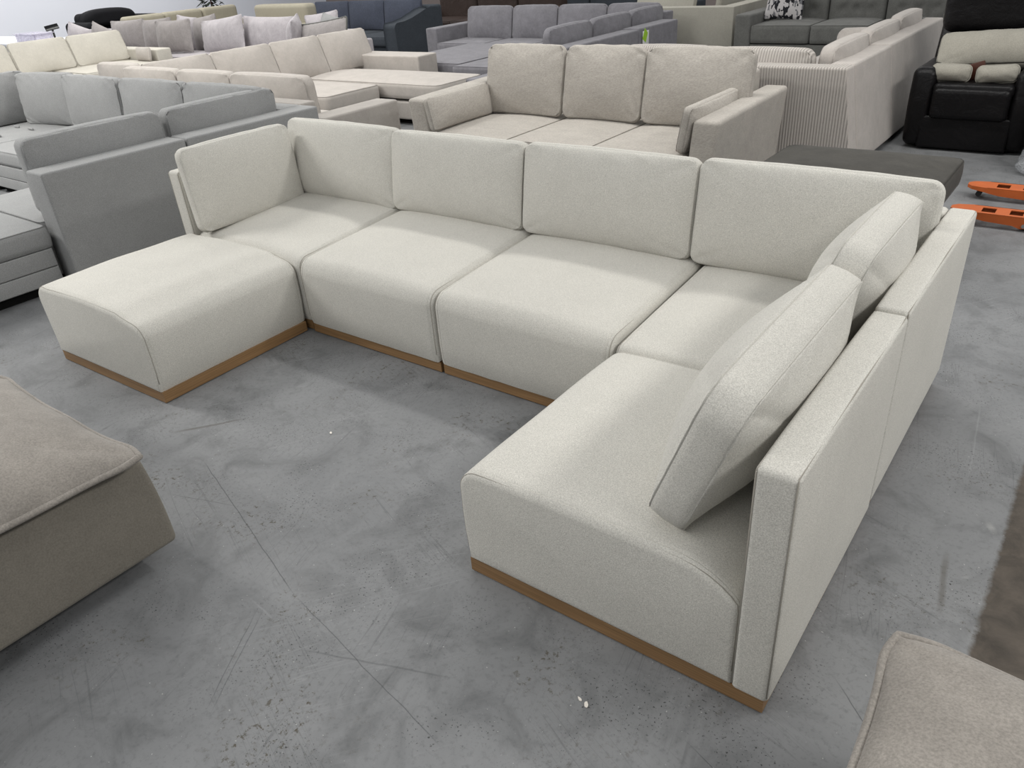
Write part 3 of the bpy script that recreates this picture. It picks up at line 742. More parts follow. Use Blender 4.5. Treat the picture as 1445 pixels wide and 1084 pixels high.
box(t, 'pump', 'rubber', 3.62, 3.80, 3.27, 3.47, 0.06, 0.55, 0.03)
tv, tf = tube([(3.70, 3.37, 0.5), (3.82, 3.37, 1.15)], 0.018, False, 10); link('handle', local(t, np.array(tv)), tf, 'orange', t)
tv, tf = tube([(3.82, 3.22, 1.15), (3.83, 3.24, 1.22), (3.84, 3.37, 1.25), (3.83, 3.50, 1.22), (3.82, 3.52, 1.15), (3.82, 3.37, 1.13)], 0.013, True, 8); link('grip', local(t, np.array(tv)), tf, 'rubber', t)
for y in (3.30, 3.44):
    box(t, 'steer_wheel', 'rubber', 3.63, 3.79, y - 0.025, y + 0.025, 0.0, 0.16, 0.024, 3, (3, 2, 3))

# ---------------------------------------------------------------- grey storage sectional, left
def under(root, x0, x1, y0, y1):
    box(root, 'under_frame', 'dustcover', x0 + 0.08, x1 - 0.08, y0 + 0.08, y1 - 0.08, 0.0, 0.06, 0.004, 1, (2, 2, 2))
GA = 'modules of the grey storage sectional'
def storage(root, x0, x1, y0, y1, top=0.42, front='-Y', mat='grey', cmat=None, b0=0.06, quilt=False):
    cmat = cmat or mat
    box(root, 'base', mat, x0, x1, y0, y1, b0, 0.285, 0.02)
    box(root, 'under_frame', 'dustcover', x0 + 0.05, x1 - 0.05, y0 + 0.05, y1 - 0.05, 0.0, b0 + 0.01, 0.004, 1, (2, 2, 2))
    c = seat_cushion(root, cmat, x0 - 0.01, x1 + 0.01, y0 - 0.01, y1 + 0.01, 0.285, top - 0.015, crown=0.02, nu=20, nv=20)
    d = {'-Y': (x0 + 0.01, x1 - 0.01, y0 - 0.014, y0 + 0.01), '+X': (x1 - 0.01, x1 + 0.014, y0 + 0.01, y1 - 0.01), '-X': (x0 - 0.014, x0 + 0.01, y0 + 0.01, y1 - 0.01)}[front]
    box(root, 'drawer_front', mat, *d, b0 + 0.01, 0.165, 0.006, 2, (4, 4, 2)); box(root, 'drawer_front', mat, *d, 0.170, 0.278, 0.006, 2, (4, 4, 2))
    return c
def slab(v, ax, lean=0):
    return v
t = thing('sofa_module', 'grey storage ottoman module jutting out in front of the grey back panel', 'sofa module', (-2.35, -0.85, 0), 0, GA)
storage(t, -2.90, -1.90, -1.40, -0.375, 0.425, '+X')
t = thing('sofa_module', 'grey sectional module whose tall back panel faces the cream ottoman', 'sofa module', (-2.4, 0.15, 0), 0, GA)
storage(t, -3.02, -2.02, -0.345, 0.605, 0.42, '-X')
box(t, 'backrest', 'grey', -1.995, -1.795, -0.335, 0.605, 0.05, 0.72, 0.014, 3, (4, 12, 12))
t = thing('sofa_module', 'grey corner module with a low back panel next to the cream left corner', 'sofa module', (-2.4, 1.1, 0), 0, GA)
storage(t, -3.02, -2.02, 0.625, 1.52, 0.42, '-X')
box(t, 'side_panel', 'grey', -1.995, -1.795, 0.615, 1.74, 0.05, 0.72, 0.014, 3, (4, 12, 12)); box(t, 'backrest', 'grey', -3.02, -1.997, 1.55, 1.74, 0.05, 0.72, 0.014)
for i, (a, b, lb) in enumerate(((-4.06, -3.04, 'light grey storage module in the far row, third seat from its left corner'),
                                (-5.08, -4.08, 'light grey storage module in the far row with a drawer front, beside the left corner'))):
    t = thing('sofa_module', lb, 'sofa module', ((a + b) / 2, 1.1, 0), 0, GA)
    storage(t, a, b, 0.53, 1.52, 0.42, '-Y', 'grey'); box(t, 'backrest', 'grey', a, b, 1.55, 1.74, 0.05, 0.72, 0.014)
t = thing('sofa_module', 'light grey tufted corner seat at the left photo edge', 'sofa module', (-5.6, 1.1, 0), 0, GA)
storage(t, -6.1, -5.10, 0.53, 1.52, 0.42, '-Y', 'grey'); box(t, 'backrest', 'grey', -6.3, -5.1, 1.55, 1.74, 0.05, 0.72, 0.014); box(t, 'side_panel', 'grey', -6.3, -6.12, 0.53, 1.54, 0.05, 0.72, 0.014)
for px in (-5.35, -5.65):
    for py in (1.1, 0.8): box(t, 'button', 'grey', px - 0.05, px + 0.05, py - 0.008, py + 0.008, 0.425, 0.446, 0.007, 2, (2, 2, 2))
GA2 = 'back cushions of the grey storage sectional'
CA = dict(group=GA2, nu=30, nv=20, band=0.10, crown=0.055, r=0.05, wr=0.007, bow=0.008)
cushion('back_cushion', 'grey back cushion above the nearest tall grey panel', 'cushion', 'grey', (-2.115, 0.165, 0.42), 0.90, 0.455, '-X', 2, **CA)
cushion('back_cushion', 'grey back cushion further along the same grey wing, in its corner', 'cushion', 'grey', (-2.115, 1.11, 0.42), 0.90, 0.45, '-X', 2, **CA)
CF = dict(group=GA2, nu=34, nv=24, band=0.08, crown=0.07, r=0.06, wr=0.013, sdist=0.055, bow=0.01)
cushion('back_cushion', 'light grey back cushion of the far row, rightmost, half hidden by the corner', 'cushion', 'grey', (-2.53, 1.40, 0.42), 0.96, 0.47, '-Y', 5, **CF)
cushion('back_cushion', 'light grey back cushion of the far row, second from the right', 'cushion', 'grey', (-3.51, 1.40, 0.42), 0.98, 0.47, '-Y', 5, **CF)
cushion('back_cushion', 'light grey back cushion of the far row, third from the right', 'cushion', 'grey', (-4.50, 1.38, 0.42), 0.99, 0.47, '-Y', 5, **CF)
cushion('back_cushion', 'light grey back cushion curved into the far left corner', 'cushion', 'grey', (-5.40, 1.38, 0.42), 0.80, 0.47, '-Y', 5, yawd=12, **CF)
cushion('back_cushion', 'light grey back cushion cut off by the left photo edge', 'cushion', 'grey', (-6.0, 1.02, 0.42), 0.94, 0.47, '+X', 5, **CF)

# ---------------------------------------------------------------- pale taupe sectional, mid left
GB = 'sections of the pale taupe sectional'
t = thing('sofa_section', 'pale taupe sofa section seen from behind with a low square arm', 'sofa section', (-3.5, 2.3, 0), 0, GB)
box(t, 'backrest', 'blush_seat', -5.40, -2.12, 1.84, 2.00, 0.05, 0.70, 0.02); box(t, 'base', 'blush_seat', -5.40, -2.12, 2.0, 2.78, 0.05, 0.27, 0.02); under(t, -5.40, -2.12, 2.0, 2.78)
for a, b in ((-4.95, -4.1), (-4.08, -3.22), (-3.20, -2.14)): seat_cushion(t, 'blush', a, b, 2.1, 2.83, 0.275, 0.42)
box(t, 'armrest', 'blush_seat', -2.11, -1.86, 1.82, 2.66, 0.04, 0.605, 0.02, 3, (4, 10, 8))
CB = dict(group='back cushions of the pale taupe sectional', nu=28, nv=20, band=0.09, crown=0.06, r=0.07, wr=0.009, bow=0.008)
for a, b, lb in ((-5.98, -5.2, 'small taupe cushion at the left end of the row seen from behind'), (-5.16, -4.20, 'pale taupe back cushion seen from behind, leftmost full one'),
                 (-4.18, -3.34, 'pale taupe back cushion seen from behind, in the middle'), (-3.34, -2.30, 'pale taupe back cushion seen from behind, beside the low square arm')):
    cushion('back_cushion', lb, 'cushion', 'blush', ((a + b) / 2, 2.14 if a > -5.9 else 2.3, 0.43), b - a, 0.425, '+Y', 4, **CB)
t = thing('sofa_section', 'pale taupe sofa section with a chaise seat and low arm at its right end', 'sofa section', (-4.5, 3.8, 0), 0, GB)
box(t, 'backrest', 'blush_seat', -5.44, -5.26, 2.88, 5.62, 0.05, 0.70, 0.02)
box(t, 'base', 'blush_seat', -5.25, -3.62, 2.90, 4.12, 0.05, 0.26, 0.02); under(t, -5.25, -3.62, 2.90, 4.12); box(t, 'base', 'blush_seat', -5.25, -2.84, 4.14, 4.93, 0.06, 0.25, 0.02); under(t, -5.25, -2.84, 4.14, 4.93)
seat_cushion(t, 'blush', -5.2, -3.95, 2.90, 3.30, 0.27, 0.40)
seat_cushion(t, 'blush', -5.2, -3.58, 3.32, 4.12, 0.27, 0.42, crown=0.035, r=0.08); seat_cushion(t, 'blush', -5.2, -2.76, 4.15, 4.95, 0.28, 0.43, crown=0.04, r=0.10, nu=26, nv=22)
box(t, 'armrest', 'blush', -5.25, -3.90, 5.10, 5.45, 0.05, 0.575, 0.02)
box(t, 'armrest', 'blush_seat', -5.55, -5.45, 5.2, 5.56, 0.05, 0.66, 0.02)
CB2 = dict(group='back cushions of the pale taupe sectional', nu=30, nv=22, band=0.04, crown=0.06, r=0.05, wr=0.008)
for a, b, lb in ((2.20, 3.03, 'pale taupe back cushion facing right, the lowest in view of its row'), (3.03, 3.83, 'pale taupe back cushion facing right, second of its row'),
                 (3.83, 4.56, 'pale taupe back cushion facing right, third of its row'), (4.56, 5.34, 'pale taupe back cushion facing right, beside the far low arm')):
    cushion('back_cushion', lb, 'cushion', 'blush', (-4.90, (a + b) / 2, 0.43), b - a, 0.46, '+X', 20, **CB2)

# ---------------------------------------------------------------- ivory sofa, far left
t = thing('sofa', 'ivory linen sofa at the left photo edge, facing right, with a low arm', 'sofa', (-10.3, 3.3, 0))
box(t, 'base', 'ivory', -10.9, -9.4, 1.2, 5.05, 0.05, 0.28, 0.02); under(t, -10.9, -9.4, 1.2, 5.05); box(t, 'backrest', 'ivory', -11.1, -10.9, 1.2, 5.2, 0.05, 0.72, 0.02)
for a, b in ((1.2, 2.4), (2.42, 3.68), (3.70, 4.95)): seat_cushion(t, 'ivory', -10.8, -9.35, a, b, 0.28, 0.42)
box(t, 'armrest', 'ivory', -11.05, -9.50, 4.98, 5.24, 0.05, 0.585, 0.02)
for a, b, lb in ((1.55, 2.40, 'ivory back cushion cut off by the left photo edge'), (3.20, 4.06, 'ivory back cushion'), (0, 0, '')):
    pass
for a, b, lb in ((2.30, 3.19, 'ivory back cushion cut off by the left photo edge'), (3.21, 4.09, 'ivory back cushion in the middle of the ivory sofa'),
                 (4.10, 5.00, 'ivory back cushion at the arm end of the ivory sofa')):
    cushion('back_cushion', lb, 'cushion', 'ivory', (-10.36, (a + b) / 2, 0.43), b - a, 0.47, '+X', 20, group='ivory back cushions', nu=20, nv=16, band=0.03, crown=0.06, r=0.06, wr=0.006)
cushion('throw_pillow', 'small ivory pillow lying inside the arm of the ivory sofa', 'cushion', 'blush', (-9.72, 4.86, 0.43), 0.42, 0.20, '-Y', 10, nu=12, nv=8, band=0.02, crown=0.05)

# ---------------------------------------------------------------- silver velvet pillow-back sofa
t = thing('sofa', 'silver velvet sofa heaped with large loose pillows, in front of the khaki sofas', 'sofa', (-10.2, 6.1, 0))
box(t, 'base', 'silver', -14.3, -6.3, 5.36, 6.35, 0.05, 0.28, 0.02); under(t, -14.3, -6.3, 5.36, 6.35); box(t, 'backrest', 'silver', -14.3, -6.3, 6.35, 6.55, 0.05, 0.72, 0.03)
for a in (-14.2, -12.25, -10.3, -8.3): seat_cushion(t, 'silver', a, a + 1.93, 5.34, 6.33, 0.28, 0.42)
box(t, 'armrest', 'silver', -14.5, -14.3, 5.3, 6.5, 0.05, 0.6, 0.03); box(t, 'armrest', 'silver', -6.32, -6.1, 5.3, 6.5, 0.05, 0.6, 0.03)
KP = dict(nu=26, nv=22, band=0.004, crown=0.12, r=0.05, wr=0.016, ear=0.018, earp=3, group='loose pillows on the silver sofa', sdist=0.09)
for x, y, w, h, mt, yd, ro, lb in (
        (-14.0, 5.95, 0.62, 0.42, 'silver', 20, 18, 'small silver pillow slumped at the far left end of the silver sofa'),
        (-13.1, 5.95, 0.66, 0.42, 'taupe', 5, 16, 'dark taupe pillow slumped in front of the black recliner'),
        (-12.05, 5.95, 1.20, 0.50, 'taupe', 0, -2, 'dark taupe square pillow, widest on the left of the silver sofa'),
        (-10.95, 5.90, 0.80, 0.52, 'taupe', 8, -3, 'narrow taupe pillow between two larger ones on the silver sofa'),
        (-10.05, 5.65, 0.95, 0.52, 'taupe', 5, -2, 'taupe square pillow standing upright in front of two others'),
        (-10.35, 6.08, 0.62, 0.54, 'silver', 0, 5, 'silver pillow tip showing behind the upright taupe pillow'),
        (-9.72, 6.05, 0.80, 0.54, 'taupe', -5, -6, 'dark taupe pillow behind and beside the upright taupe pillow'),
        (-8.88, 5.80, 1.36, 0.53, 'silver', -6, -5, 'large pale silver pillow left of the centre of the silver sofa'),
        (-7.88, 5.95, 1.20, 0.53, 'silver', 4, 1, 'large pale silver pillow right of the centre of the silver sofa'),
        (-7.14, 5.85, 0.55, 0.54, 'silver', -50, 8, 'silver pillow seen edge on beside the piped one'),
        (-6.75, 6.10, 0.70, 0.56, 'silver', 5, -6, 'silver pillow tip standing behind the piped one')):
    cushion('throw_pillow', lb, 'pillow', mt, (x, y, 0.435), w, h, '-Y', 10, yd, ro, **KP)
cushion('throw_pillow', 'small white pillow tip tucked behind the piped pillow', 'pillow', 'grey', (-6.52, 5.98, 0.50), 0.42, 0.48, '-Y', 10, 0, 12, **KP)
cushion('throw_pillow', 'taupe pillow with dark piping at the right end of the silver sofa', 'pillow', 'taupe', (-6.42, 5.78, 0.44), 1.22, 0.47, '-Y', 14, -8, -6, piping='steel', pr=0.012, **KP)

# ---------------------------------------------------------------- far left: khaki seats, black recliner, counter, plant
def under(root, x0, x1, y0, y1):
    box(root, 'under_frame', 'dustcover', x0 + 0.08, x1 - 0.08, y0 + 0.08, y1 - 0.08, 0.0, 0.06, 0.004, 1, (2, 2, 2))
def tight_sofa(name, label, mat, x0, x1, y0, y1, face, ztop, nback, arm=0.6, armw=0.2, seat=0.44, bt=0.28, cat='sofa', r=0.05):
    t = thing(name, label, cat, ((x0 + x1) / 2, (y0 + y1) / 2, 0))
    box(t, 'base', mat, x0 + 0.02, x1 - 0.02, y0 + 0.02, y1 - 0.02, 0.05, 0.29, 0.02); under(t, x0, x1, y0, y1)
    if face == '-Y':
        box(t, 'armrest', mat, x0, x0 + armw, y0, y1 - 0.05, 0.05, arm, r); box(t, 'armrest', mat, x1 - armw, x1, y0, y1 - 0.05, 0.05, arm, r)
        w = (x1 - x0 - 2 * armw) / nback
        for i in range(nback):
            a = x0 + armw + i * w
            box(t, 'back_cushion', mat, a + 0.005, a + w - 0.005, y1 - bt, y1, 0.40, ztop, r + 0.02, 3, (8, 4, 6)); seat_cushion(t, mat, a + 0.005, a + w - 0.005, y0 + 0.02, y1 - bt + 0.03, 0.29, seat - 0.015, crown=0.025)
    else:
        box(t, 'armrest', mat, x0 + 0.05, x1, y0, y0 + armw, 0.05, arm, r); box(t, 'armrest', mat, x0 + 0.05, x1, y1 - armw, y1, 0.05, arm, r)
        w = (y1 - y0 - 2 * armw) / nback
        for i in range(nback):
            a = y0 + armw + i * w
            box(t, 'back_cushion', mat, x0, x0 + bt, a + 0.005, a + w - 0.005, 0.40, ztop, r + 0.02, 3, (4, 8, 6)); seat_cushion(t, mat, x0 + bt - 0.03, x1 - 0.02, a + 0.005, a + w - 0.005, 0.29, seat - 0.015, crown=0.025)
    return t
tight_sofa('sofa', 'khaki sofa with three tight back cushions against the white wall', 'khaki', -13.9, -12.9, 6.72, 9.72, '+X', 0.89, 3, armw=0.14)
tight_sofa('armchair', 'khaki armchair with a wide flat back near the plant', 'khaki', -10.35, -8.62, 6.85, 7.78, '-Y', 1.005, 1, arm=0.72, armw=0.12, cat='armchair')
t = thing('recliner', 'black cloth recliner behind the pillow-heaped sofa by the white wall', 'recliner', (-15.5, 7.6, 0))
box(t, 'base', 'blackcloth', -16.1, -14.9, 6.98, 8.18, 0.0, 0.45, 0.05); box(t, 'backrest', 'blackcloth', -16.1, -15.7, 6.98, 8.18, 0.4, 0.95, 0.12, 4, (5, 8, 6))
def hr(v): v[:, 2] -= 0.10 * (np.abs(v[:, 1] - 7.6) / 0.6) ** 3; return v
box(t, 'headrest', 'blackcloth', -15.9, -15.5, 6.98, 8.2, 0.68, 1.02, 0.11, 4, (5, 12, 6), fn=hr); box(t, 'armrest', 'blackcloth', -16.0, -14.9, 6.70, 6.96, 0.0, 0.80, 0.1, 4)
box(t, 'armrest', 'blackcloth', -16.0, -14.9, 8.2, 8.42, 0.0, 0.84, 0.09, 4)
t = thing('counter', 'white counter in front of the white wall at the left photo edge', 'counter', (-14.0, 4.2, 0))
box(t, 'worktop', 'white', -17.2, -11.45, 3.85, 4.75, 0.74, 0.78, 0.006, 1); box(t, 'cabinet_body', 'white', -17.1, -11.55, 3.95, 4.7, 0.0, 0.74, 0.004, 1)
t = thing('storage_box', 'clear acrylic box standing on the white counter', 'box', (-11.9, 4.25, 0.78))
for a in ((-12.25, -12.23, 4.1, 4.4), (-11.57, -11.55, 4.1, 4.4), (-12.25, -11.55, 4.1, 4.12), (-12.25, -11.55, 4.38, 4.4)): box(t, 'wall_panel', 'acrylic', *a, 0.78, 0.90, 0.002, 1, (2, 2, 2))
box(t, 'rim', 'acrylic', -12.28, -11.52, 4.07, 4.43, 0.895, 0.905, 0.002, 1, (2, 2, 2))
t = thing('card_reader', 'black card reader tilted on its stand behind the clear box', 'card reader', (-11.98, 4.62, 0.78))
tv, tf = tube([(-11.98, 4.62, 0.781), (-11.98, 4.62, 0.94)], 0.018, False, 8); link('stand', local(t, np.array(tv)), tf, 'rubber', t)
v, f = rbox_mesh(-0.11, 0.11, -0.012, 0.012, -0.045, 0.045, 0.01, 2, (2, 2, 2))
link('screen', v, f, 'screen', t, M4=Matrix.Translation((0, 0, 0.17)) @ Matrix.Rotation(math.radians(75), 4, 'Z') @ Matrix.Rotation(math.radians(-8), 4, 'Y') @ Matrix.Rotation(-0.5, 4, 'X'))
t = thing('potted_plant', 'dark leafy potted plant behind the khaki sofa', 'plant', (-15.0, 9.85, 0))
def cone(root, name, mat, cx, cy, z0, z1, r0, r1, n=20):
    v = [(cx + r0 * math.cos(2 * math.pi * i / n), cy + r0 * math.sin(2 * math.pi * i / n), z0) for i in range(n)] + [(cx + r1 * math.cos(2 * math.pi * i / n), cy + r1 * math.sin(2 * math.pi * i / n), z1) for i in range(n)]
    f = [(i, (i + 1) % n, n + (i + 1) % n, n + i) for i in range(n)] + [tuple(range(n))[::-1], tuple(range(n, 2 * n))]
    return link(name, local(root, np.array(v)), f, mat, root)
cone(t, 'pot', 'white', -15, 9.85, 0, 0.4, 0.16, 0.22); cone(t, 'stem', 'mahogany', -15, 9.85, 0.35, 1.2, 0.025, 0.015, 8)
rng = np.random.default_rng(5); V = []; F = []
for i in range(130):
    a = rng.uniform(0, 6.28); rr = rng.uniform(0.02, 0.22); z = rng.uniform(0.84, 1.5); L = rng.uniform(0.12, 0.22); W = L * 0.22
    c0 = np.array((rr * math.cos(a), rr * math.sin(a), z)); d = np.array((math.cos(a), math.sin(a), rng.uniform(-0.9, 0.5))); d /= np.linalg.norm(d)
    s = np.cross(d, (0, 0, 1)); s /= np.linalg.norm(s); nrm = np.cross(s, d); b0 = len(V)
    V += [c0, c0 + d * L * .5 + s * W + nrm * .01, c0 + d * L, c0 + d * L * .5 - s * W + nrm * .01, c0 + d * L * .5 - nrm * .012]
    F += [(b0, b0 + 4, b0 + 1), (b0 + 1, b0 + 4, b0 + 2), (b0 + 2, b0 + 4, b0 + 3), (b0 + 3, b0 + 4, b0)]
fo = link('foliage', V, F, 'leaf', t); fo['kind'] = 'stuff'

# ---------------------------------------------------------------- charcoal sofa with sloping arms
t = thing('sofa', 'charcoal sofa with high sloping arms, left of the brown leather sofa', 'sofa', (-8.6, 8.7, 0))
def slope_arm(x0, x1):
    P = [(7.93, 0.05), (7.93, 0.56)] + arc(7.99, 0.56, 0.06, 180, 100, 5) + [(8.15, 0.625), (8.35, 0.66), (8.55, 0.715), (8.72, 0.765), (8.85, 0.785), (8.98, 0.77), (9.04, 0.72), (9.06, 0.6), (9.10, 0.05)]
    v, f = prof_extrude(P, 4, 0.03, x0, x1, lambda p, q, a: (a, p, q), False)
    o = link('armrest', local(t, v), f, 'charcoal', t, sharp=38); fix_normals(o)
slope_arm(-7.30, -7.02); slope_arm(-10.5, -10.24)
box(t, 'base', 'charcoal', -10.22, -7.3, 8.0, 9.3, 0.05, 0.28, 0.02); under(t, -10.22, -7.3, 8.0, 9.3); box(t, 'backrest', 'charcoal', -10.3, -7.2, 9.05, 9.35, 0.28, 0.82, 0.05)
for a, b in ((-10.2, -9.23), (-9.22, -8.28), (-8.27, -7.31)): seat_cushion(t, 'charcoal', a, b, 7.95, 9.0, 0.28, 0.42)
for a, b, lb in ((-10.2, -9.24, 'slate back cushion at the left of the charcoal sofa'), (-9.22, -8.28, 'slate back cushion in the middle of the charcoal sofa'), (-8.27, -7.35, 'slate back cushion beside the right sloping arm')):
    cushion('back_cushion', lb, 'cushion', 'charcoal_blue', ((a + b) / 2, 8.92, 0.43), b - a, 0.50, '-Y', 7, group='slate back cushions', nu=20, nv=16, band=0.04, crown=0.06, r=0.03)

# ---------------------------------------------------------------- brown leather and dark sofas at the very back
t = tight_sofa('sofa', 'brown leather reclining sofa behind the charcoal sofa arm', 'brown', -8.7, -5.2, 9.75, 10.9, '-Y', 1.0, 3, arm=0.66, armw=0.28, seat=0.5)
t = tight_sofa('sofa', 'dark blue-black sofa just showing along the top photo edge', 'charcoal', -8.1, -3.4, 11.2, 12.3, '-Y', 0.95, 4, arm=0.6)

# ---------------------------------------------------------------- mid grey sectional, top centre
GJ = 'sections of the mid grey velvet sectional'
t = thing('sofa_section', 'mid grey velvet sofa section with a low left arm, behind the greige sofa', 'sofa section', (-3.7, 7.8, 0), 0, GJ)
box(t, 'base', 'midgrey', -5.66, -2.25, 7.45, 8.5, 0.05, 0.28, 0.02); under(t, -5.66, -2.25, 7.45, 8.5); box(t, 'backrest', 'midgrey', -5.7, -2.2, 8.32, 8.5, 0.05, 0.74, 0.02)
box(t, 'armrest', 'midgrey', -5.88, -5.66, 7.42, 8.50, 0.05, 0.625, 0.02)
for a, b in ((-5.64, -4.75), (-4.74, -3.85), (-3.84, -2.95), (-2.94, -2.1)): seat_cushion(t, 'midgrey', a, b, 7.38, 8.2, 0.28, 0.42)
t = thing('sofa_section', 'darker grey velvet section seen from behind, hung with a small green tag', 'sofa section', (-2.1, 6.4, 0), 0, GJ)
box(t, 'base', 'midgrey', -2.75, -1.9, 4.65, 7.35, 0.05, 0.28, 0.02); under(t, -2.75, -1.9, 4.65, 7.35); box(t, 'seat', 'midgrey', -2.78, -1.9, 4.62, 7.36, 0.28, 0.43, 0.03)
box(t, 'backrest', 'midgrey', -1.88, -1.65, 4.62, 6.495, 0.05, 0.715, 0.02); box(t, 'backrest', 'midgrey', -1.88, -1.65, 6.505, 7.52, 0.05, 0.725, 0.02)
for a, b, y0, lb in ((-4.93, -3.60, 5.50, 'grey velvet chaise ottoman beside the taupe chaise'), (-3.56, -2.82, 5.32, 'grey velvet chaise ottoman tucked behind the greige sofa back')):
    t = thing('ottoman', lb, 'ottoman', ((a + b) / 2, 6.2, 0), 0, GJ)
    box(t, 'body', 'midgrey', a + 0.02, b - 0.02, y0 + 0.02, 7.33, 0.04, 0.29, 0.02); seat_cushion(t, 'midgrey', a, b, y0, 7.35, 0.29, 0.435, crown=0.025)
CJ = dict(group='back cushions of the mid grey velvet sectional', nu=22, nv=18, band=0.05, crown=0.08, r=0.07, wr=0.008, bow=0.01)
for a, b, lb in ((-5.50, -4.62, 'grey velvet back cushion at the left arm of its row'), (-4.61, -3.80, 'grey velvet back cushion, second from the left of its row'),
                 (-3.79, -2.98, 'grey velvet back cushion, third from the left of its row'), (-2.97, -2.16, 'grey velvet back cushion, rightmost of the row facing the camera')):
    cushion('back_cushion', lb, 'cushion', 'midgrey', ((a + b) / 2, 7.98, 0.40), b - a, 0.47, '-Y', 10, **CJ)
CJ2 = dict(group='back cushions of the mid grey velvet sectional', nu=26, nv=18, band=0.08, crown=0.075, r=0.08, wr=0.008, bow=0.015)
for a, b, lb in ((5.12, 6.0, 'darker grey back cushion seen from its end, nearest of the right wing'), (6.02, 6.90, 'darker grey back cushion in the middle of the right wing'),
                 (6.92, 7.74, 'darker grey back cushion above the green tag, farthest of the right wing')):
    cushion('back_cushion', lb, 'cushion', 'midgrey', (-2.04, (a + b) / 2, 0.42), b - a, 0.45, '-X', 4, **CJ2)
t = thing('hang_tag', 'green and white hang tag on the dark grey sofa back', 'tag', (-1.635, 6.62, 0.66))
v, f = rbox_mesh(-0.002, 0.002, -0.05, 0.10, -0.13, 0.03, 0.0015, 1, (2, 2, 2)); link('card', v, f, 'tag_white', t)
v = [(0.004, -0.06, -0.05), (0.004, 0.02, -0.10), (0.004, 0.07, 0.0), (0.004, 0.0, 0.06), (0.001, -0.06, -0.05), (0.001, 0.02, -0.10), (0.001, 0.07, 0.0), (0.001, 0.0, 0.06)]
o = link('green_panel', v, [(0, 1, 2, 3), (7, 6, 5, 4), (0, 4, 5, 1), (1, 5, 6, 2), (2, 6, 7, 3), (3, 7, 4, 0)], 'tag_green', t, smooth=False)

# ---------------------------------------------------------------- putty sofa seen from behind
t = thing('sofa', 'putty linen sofa whose flat end panel stands behind the grey sectional', 'sofa', (-2.2, 9.6, 0))
box(t, 'armrest', 'putty', -3.6, -1.42, 8.72, 8.94, 0.04, 0.75, 0.01); box(t, 'backrest', 'putty', -1.64, -1.42, 8.95, 11.4, 0.04, 0.75, 0.01)
box(t, 'base', 'putty', -3.6, -1.66, 8.96, 11.3, 0.05, 0.28, 0.02); under(t, -3.6, -1.66, 8.96, 11.3); box(t, 'seat', 'putty', -3.6, -1.66, 8.98, 11.3, 0.28, 0.45, 0.03)
cushion('back_cushion', 'putty cushion showing above the flat panel', 'cushion', 'putty', (-1.86, 9.55, 0.45), 0.9, 0.45, '-X', 8, nu=16, nv=12)
cushion('back_cushion', 'second putty cushion further back on the same sofa', 'cushion', 'putty', (-1.86, 10.5, 0.45), 0.9, 0.45, '-X', 8, nu=16, nv=12)
cushion('back_cushion', 'putty cushion lying left behind the flat panel', 'cushion', 'putty', (-2.75, 9.25, 0.45), 0.95, 0.44, '-Y', 20, nu=16, nv=12)

# ---------------------------------------------------------------- dark grey tufted sofa, top right
t = thing('sofa', 'dark grey sofa with tufted back and a block-print pillow, top right', 'sofa', (0.2, 9.0, 0))
box(t, 'armrest', 'steel', -1.26, -1.04, 8.38, 9.5, 0.04, 0.685, 0.03); box(t, 'armrest', 'steel', 1.2, 1.42, 8.38, 9.5, 0.04, 0.685, 0.03)
box(t, 'base', 'steel', -1.05, 1.2, 8.40, 9.5, 0.04, 0.33, 0.02); under(t, -1.05, 1.2, 8.40, 9.5)
for a, b in ((-1.04, -0.28), (-0.27, 0.42), (0.43, 1.19)): seat_cushion(t, 'steel', a, b, 8.38, 9.3, 0.345, 0.55, crown=0.03, r=0.04, nu=18, nv=14)
def tuft(x0, x1):
    def fn(v):
        front = v[:, 1] < 9.2
        for bx in (0.25, 0.5, 0.75):
            for bz in (0.68, 0.86, 1.0):
                d2 = (v[:, 0] - (x0 + (x1 - x0) * bx)) ** 2 + (v[:, 2] - bz) ** 2
                v[:, 1] += front * 0.03 * np.exp(-d2 / 0.002)
        for bx in (1 / 3, 2 / 3):
            v[:, 1] += front * 0.012 * np.exp(-((v[:, 0] - (x0 + (x1 - x0) * bx)) ** 2) / 0.0004)
        v[:, 1] += front * 0.012 * np.exp(-((v[:, 2] - 0.80) ** 2) / 0.0004); return v
    return fn
for a, b in ((-1.04, -0.28), (-0.27, 0.42), (0.43, 1.19)):
    box(t, 'back_cushion', 'steel', a, b, 9.05, 9.4, 0.5, 1.02, 0.05, 3, (26, 4, 22), fn=tuft(a, b))
cushion('throw_pillow', 'black and white block-print pillow on the dark grey tufted sofa', 'pillow', 'print', (-0.78, 8.80, 0.575), 0.52, 0.46, '-Y', 12, 0, 2, nu=20, nv=18, band=0.004, crown=0.07, ear=0.02)

# ---------------------------------------------------------------- corduroy sectional
GN = 'sections of the pale corduroy sectional'
def leanx(v):
    k = np.clip(1 - v[:, 2] / 0.77, 0, 1); v[:, 0] += (v[:, 0] > 1.35) * 0.13 * k; return v
t = thing('sofa_section', 'pale corduroy section whose ribbed back faces the camera, beside the dark bench', 'sofa section', (0.4, 4.4, 0), 0, GN)
box(t, 'backrest', 'cord', -0.55, 1.46, 3.84, 4.02, 0.05, 0.768, 0.02, 3, (10, 4, 10), fn=leanx)
bk = t.children[0].data; bk.materials.append(M['cord_flat'])
for pl in bk.polygons:
    if pl.normal.x > 0.6 or pl.normal.y > 0.9: pl.material_index = 1
box(t, 'base', 'cord_flat', -0.55, 1.28, 4.02, 4.95, 0.05, 0.28, 0.02); under(t, -0.55, 1.28, 4.02, 4.95); box(t, 'seat', 'cord', -0.55, 1.26, 4.02, 4.98, 0.28, 0.43, 0.03)
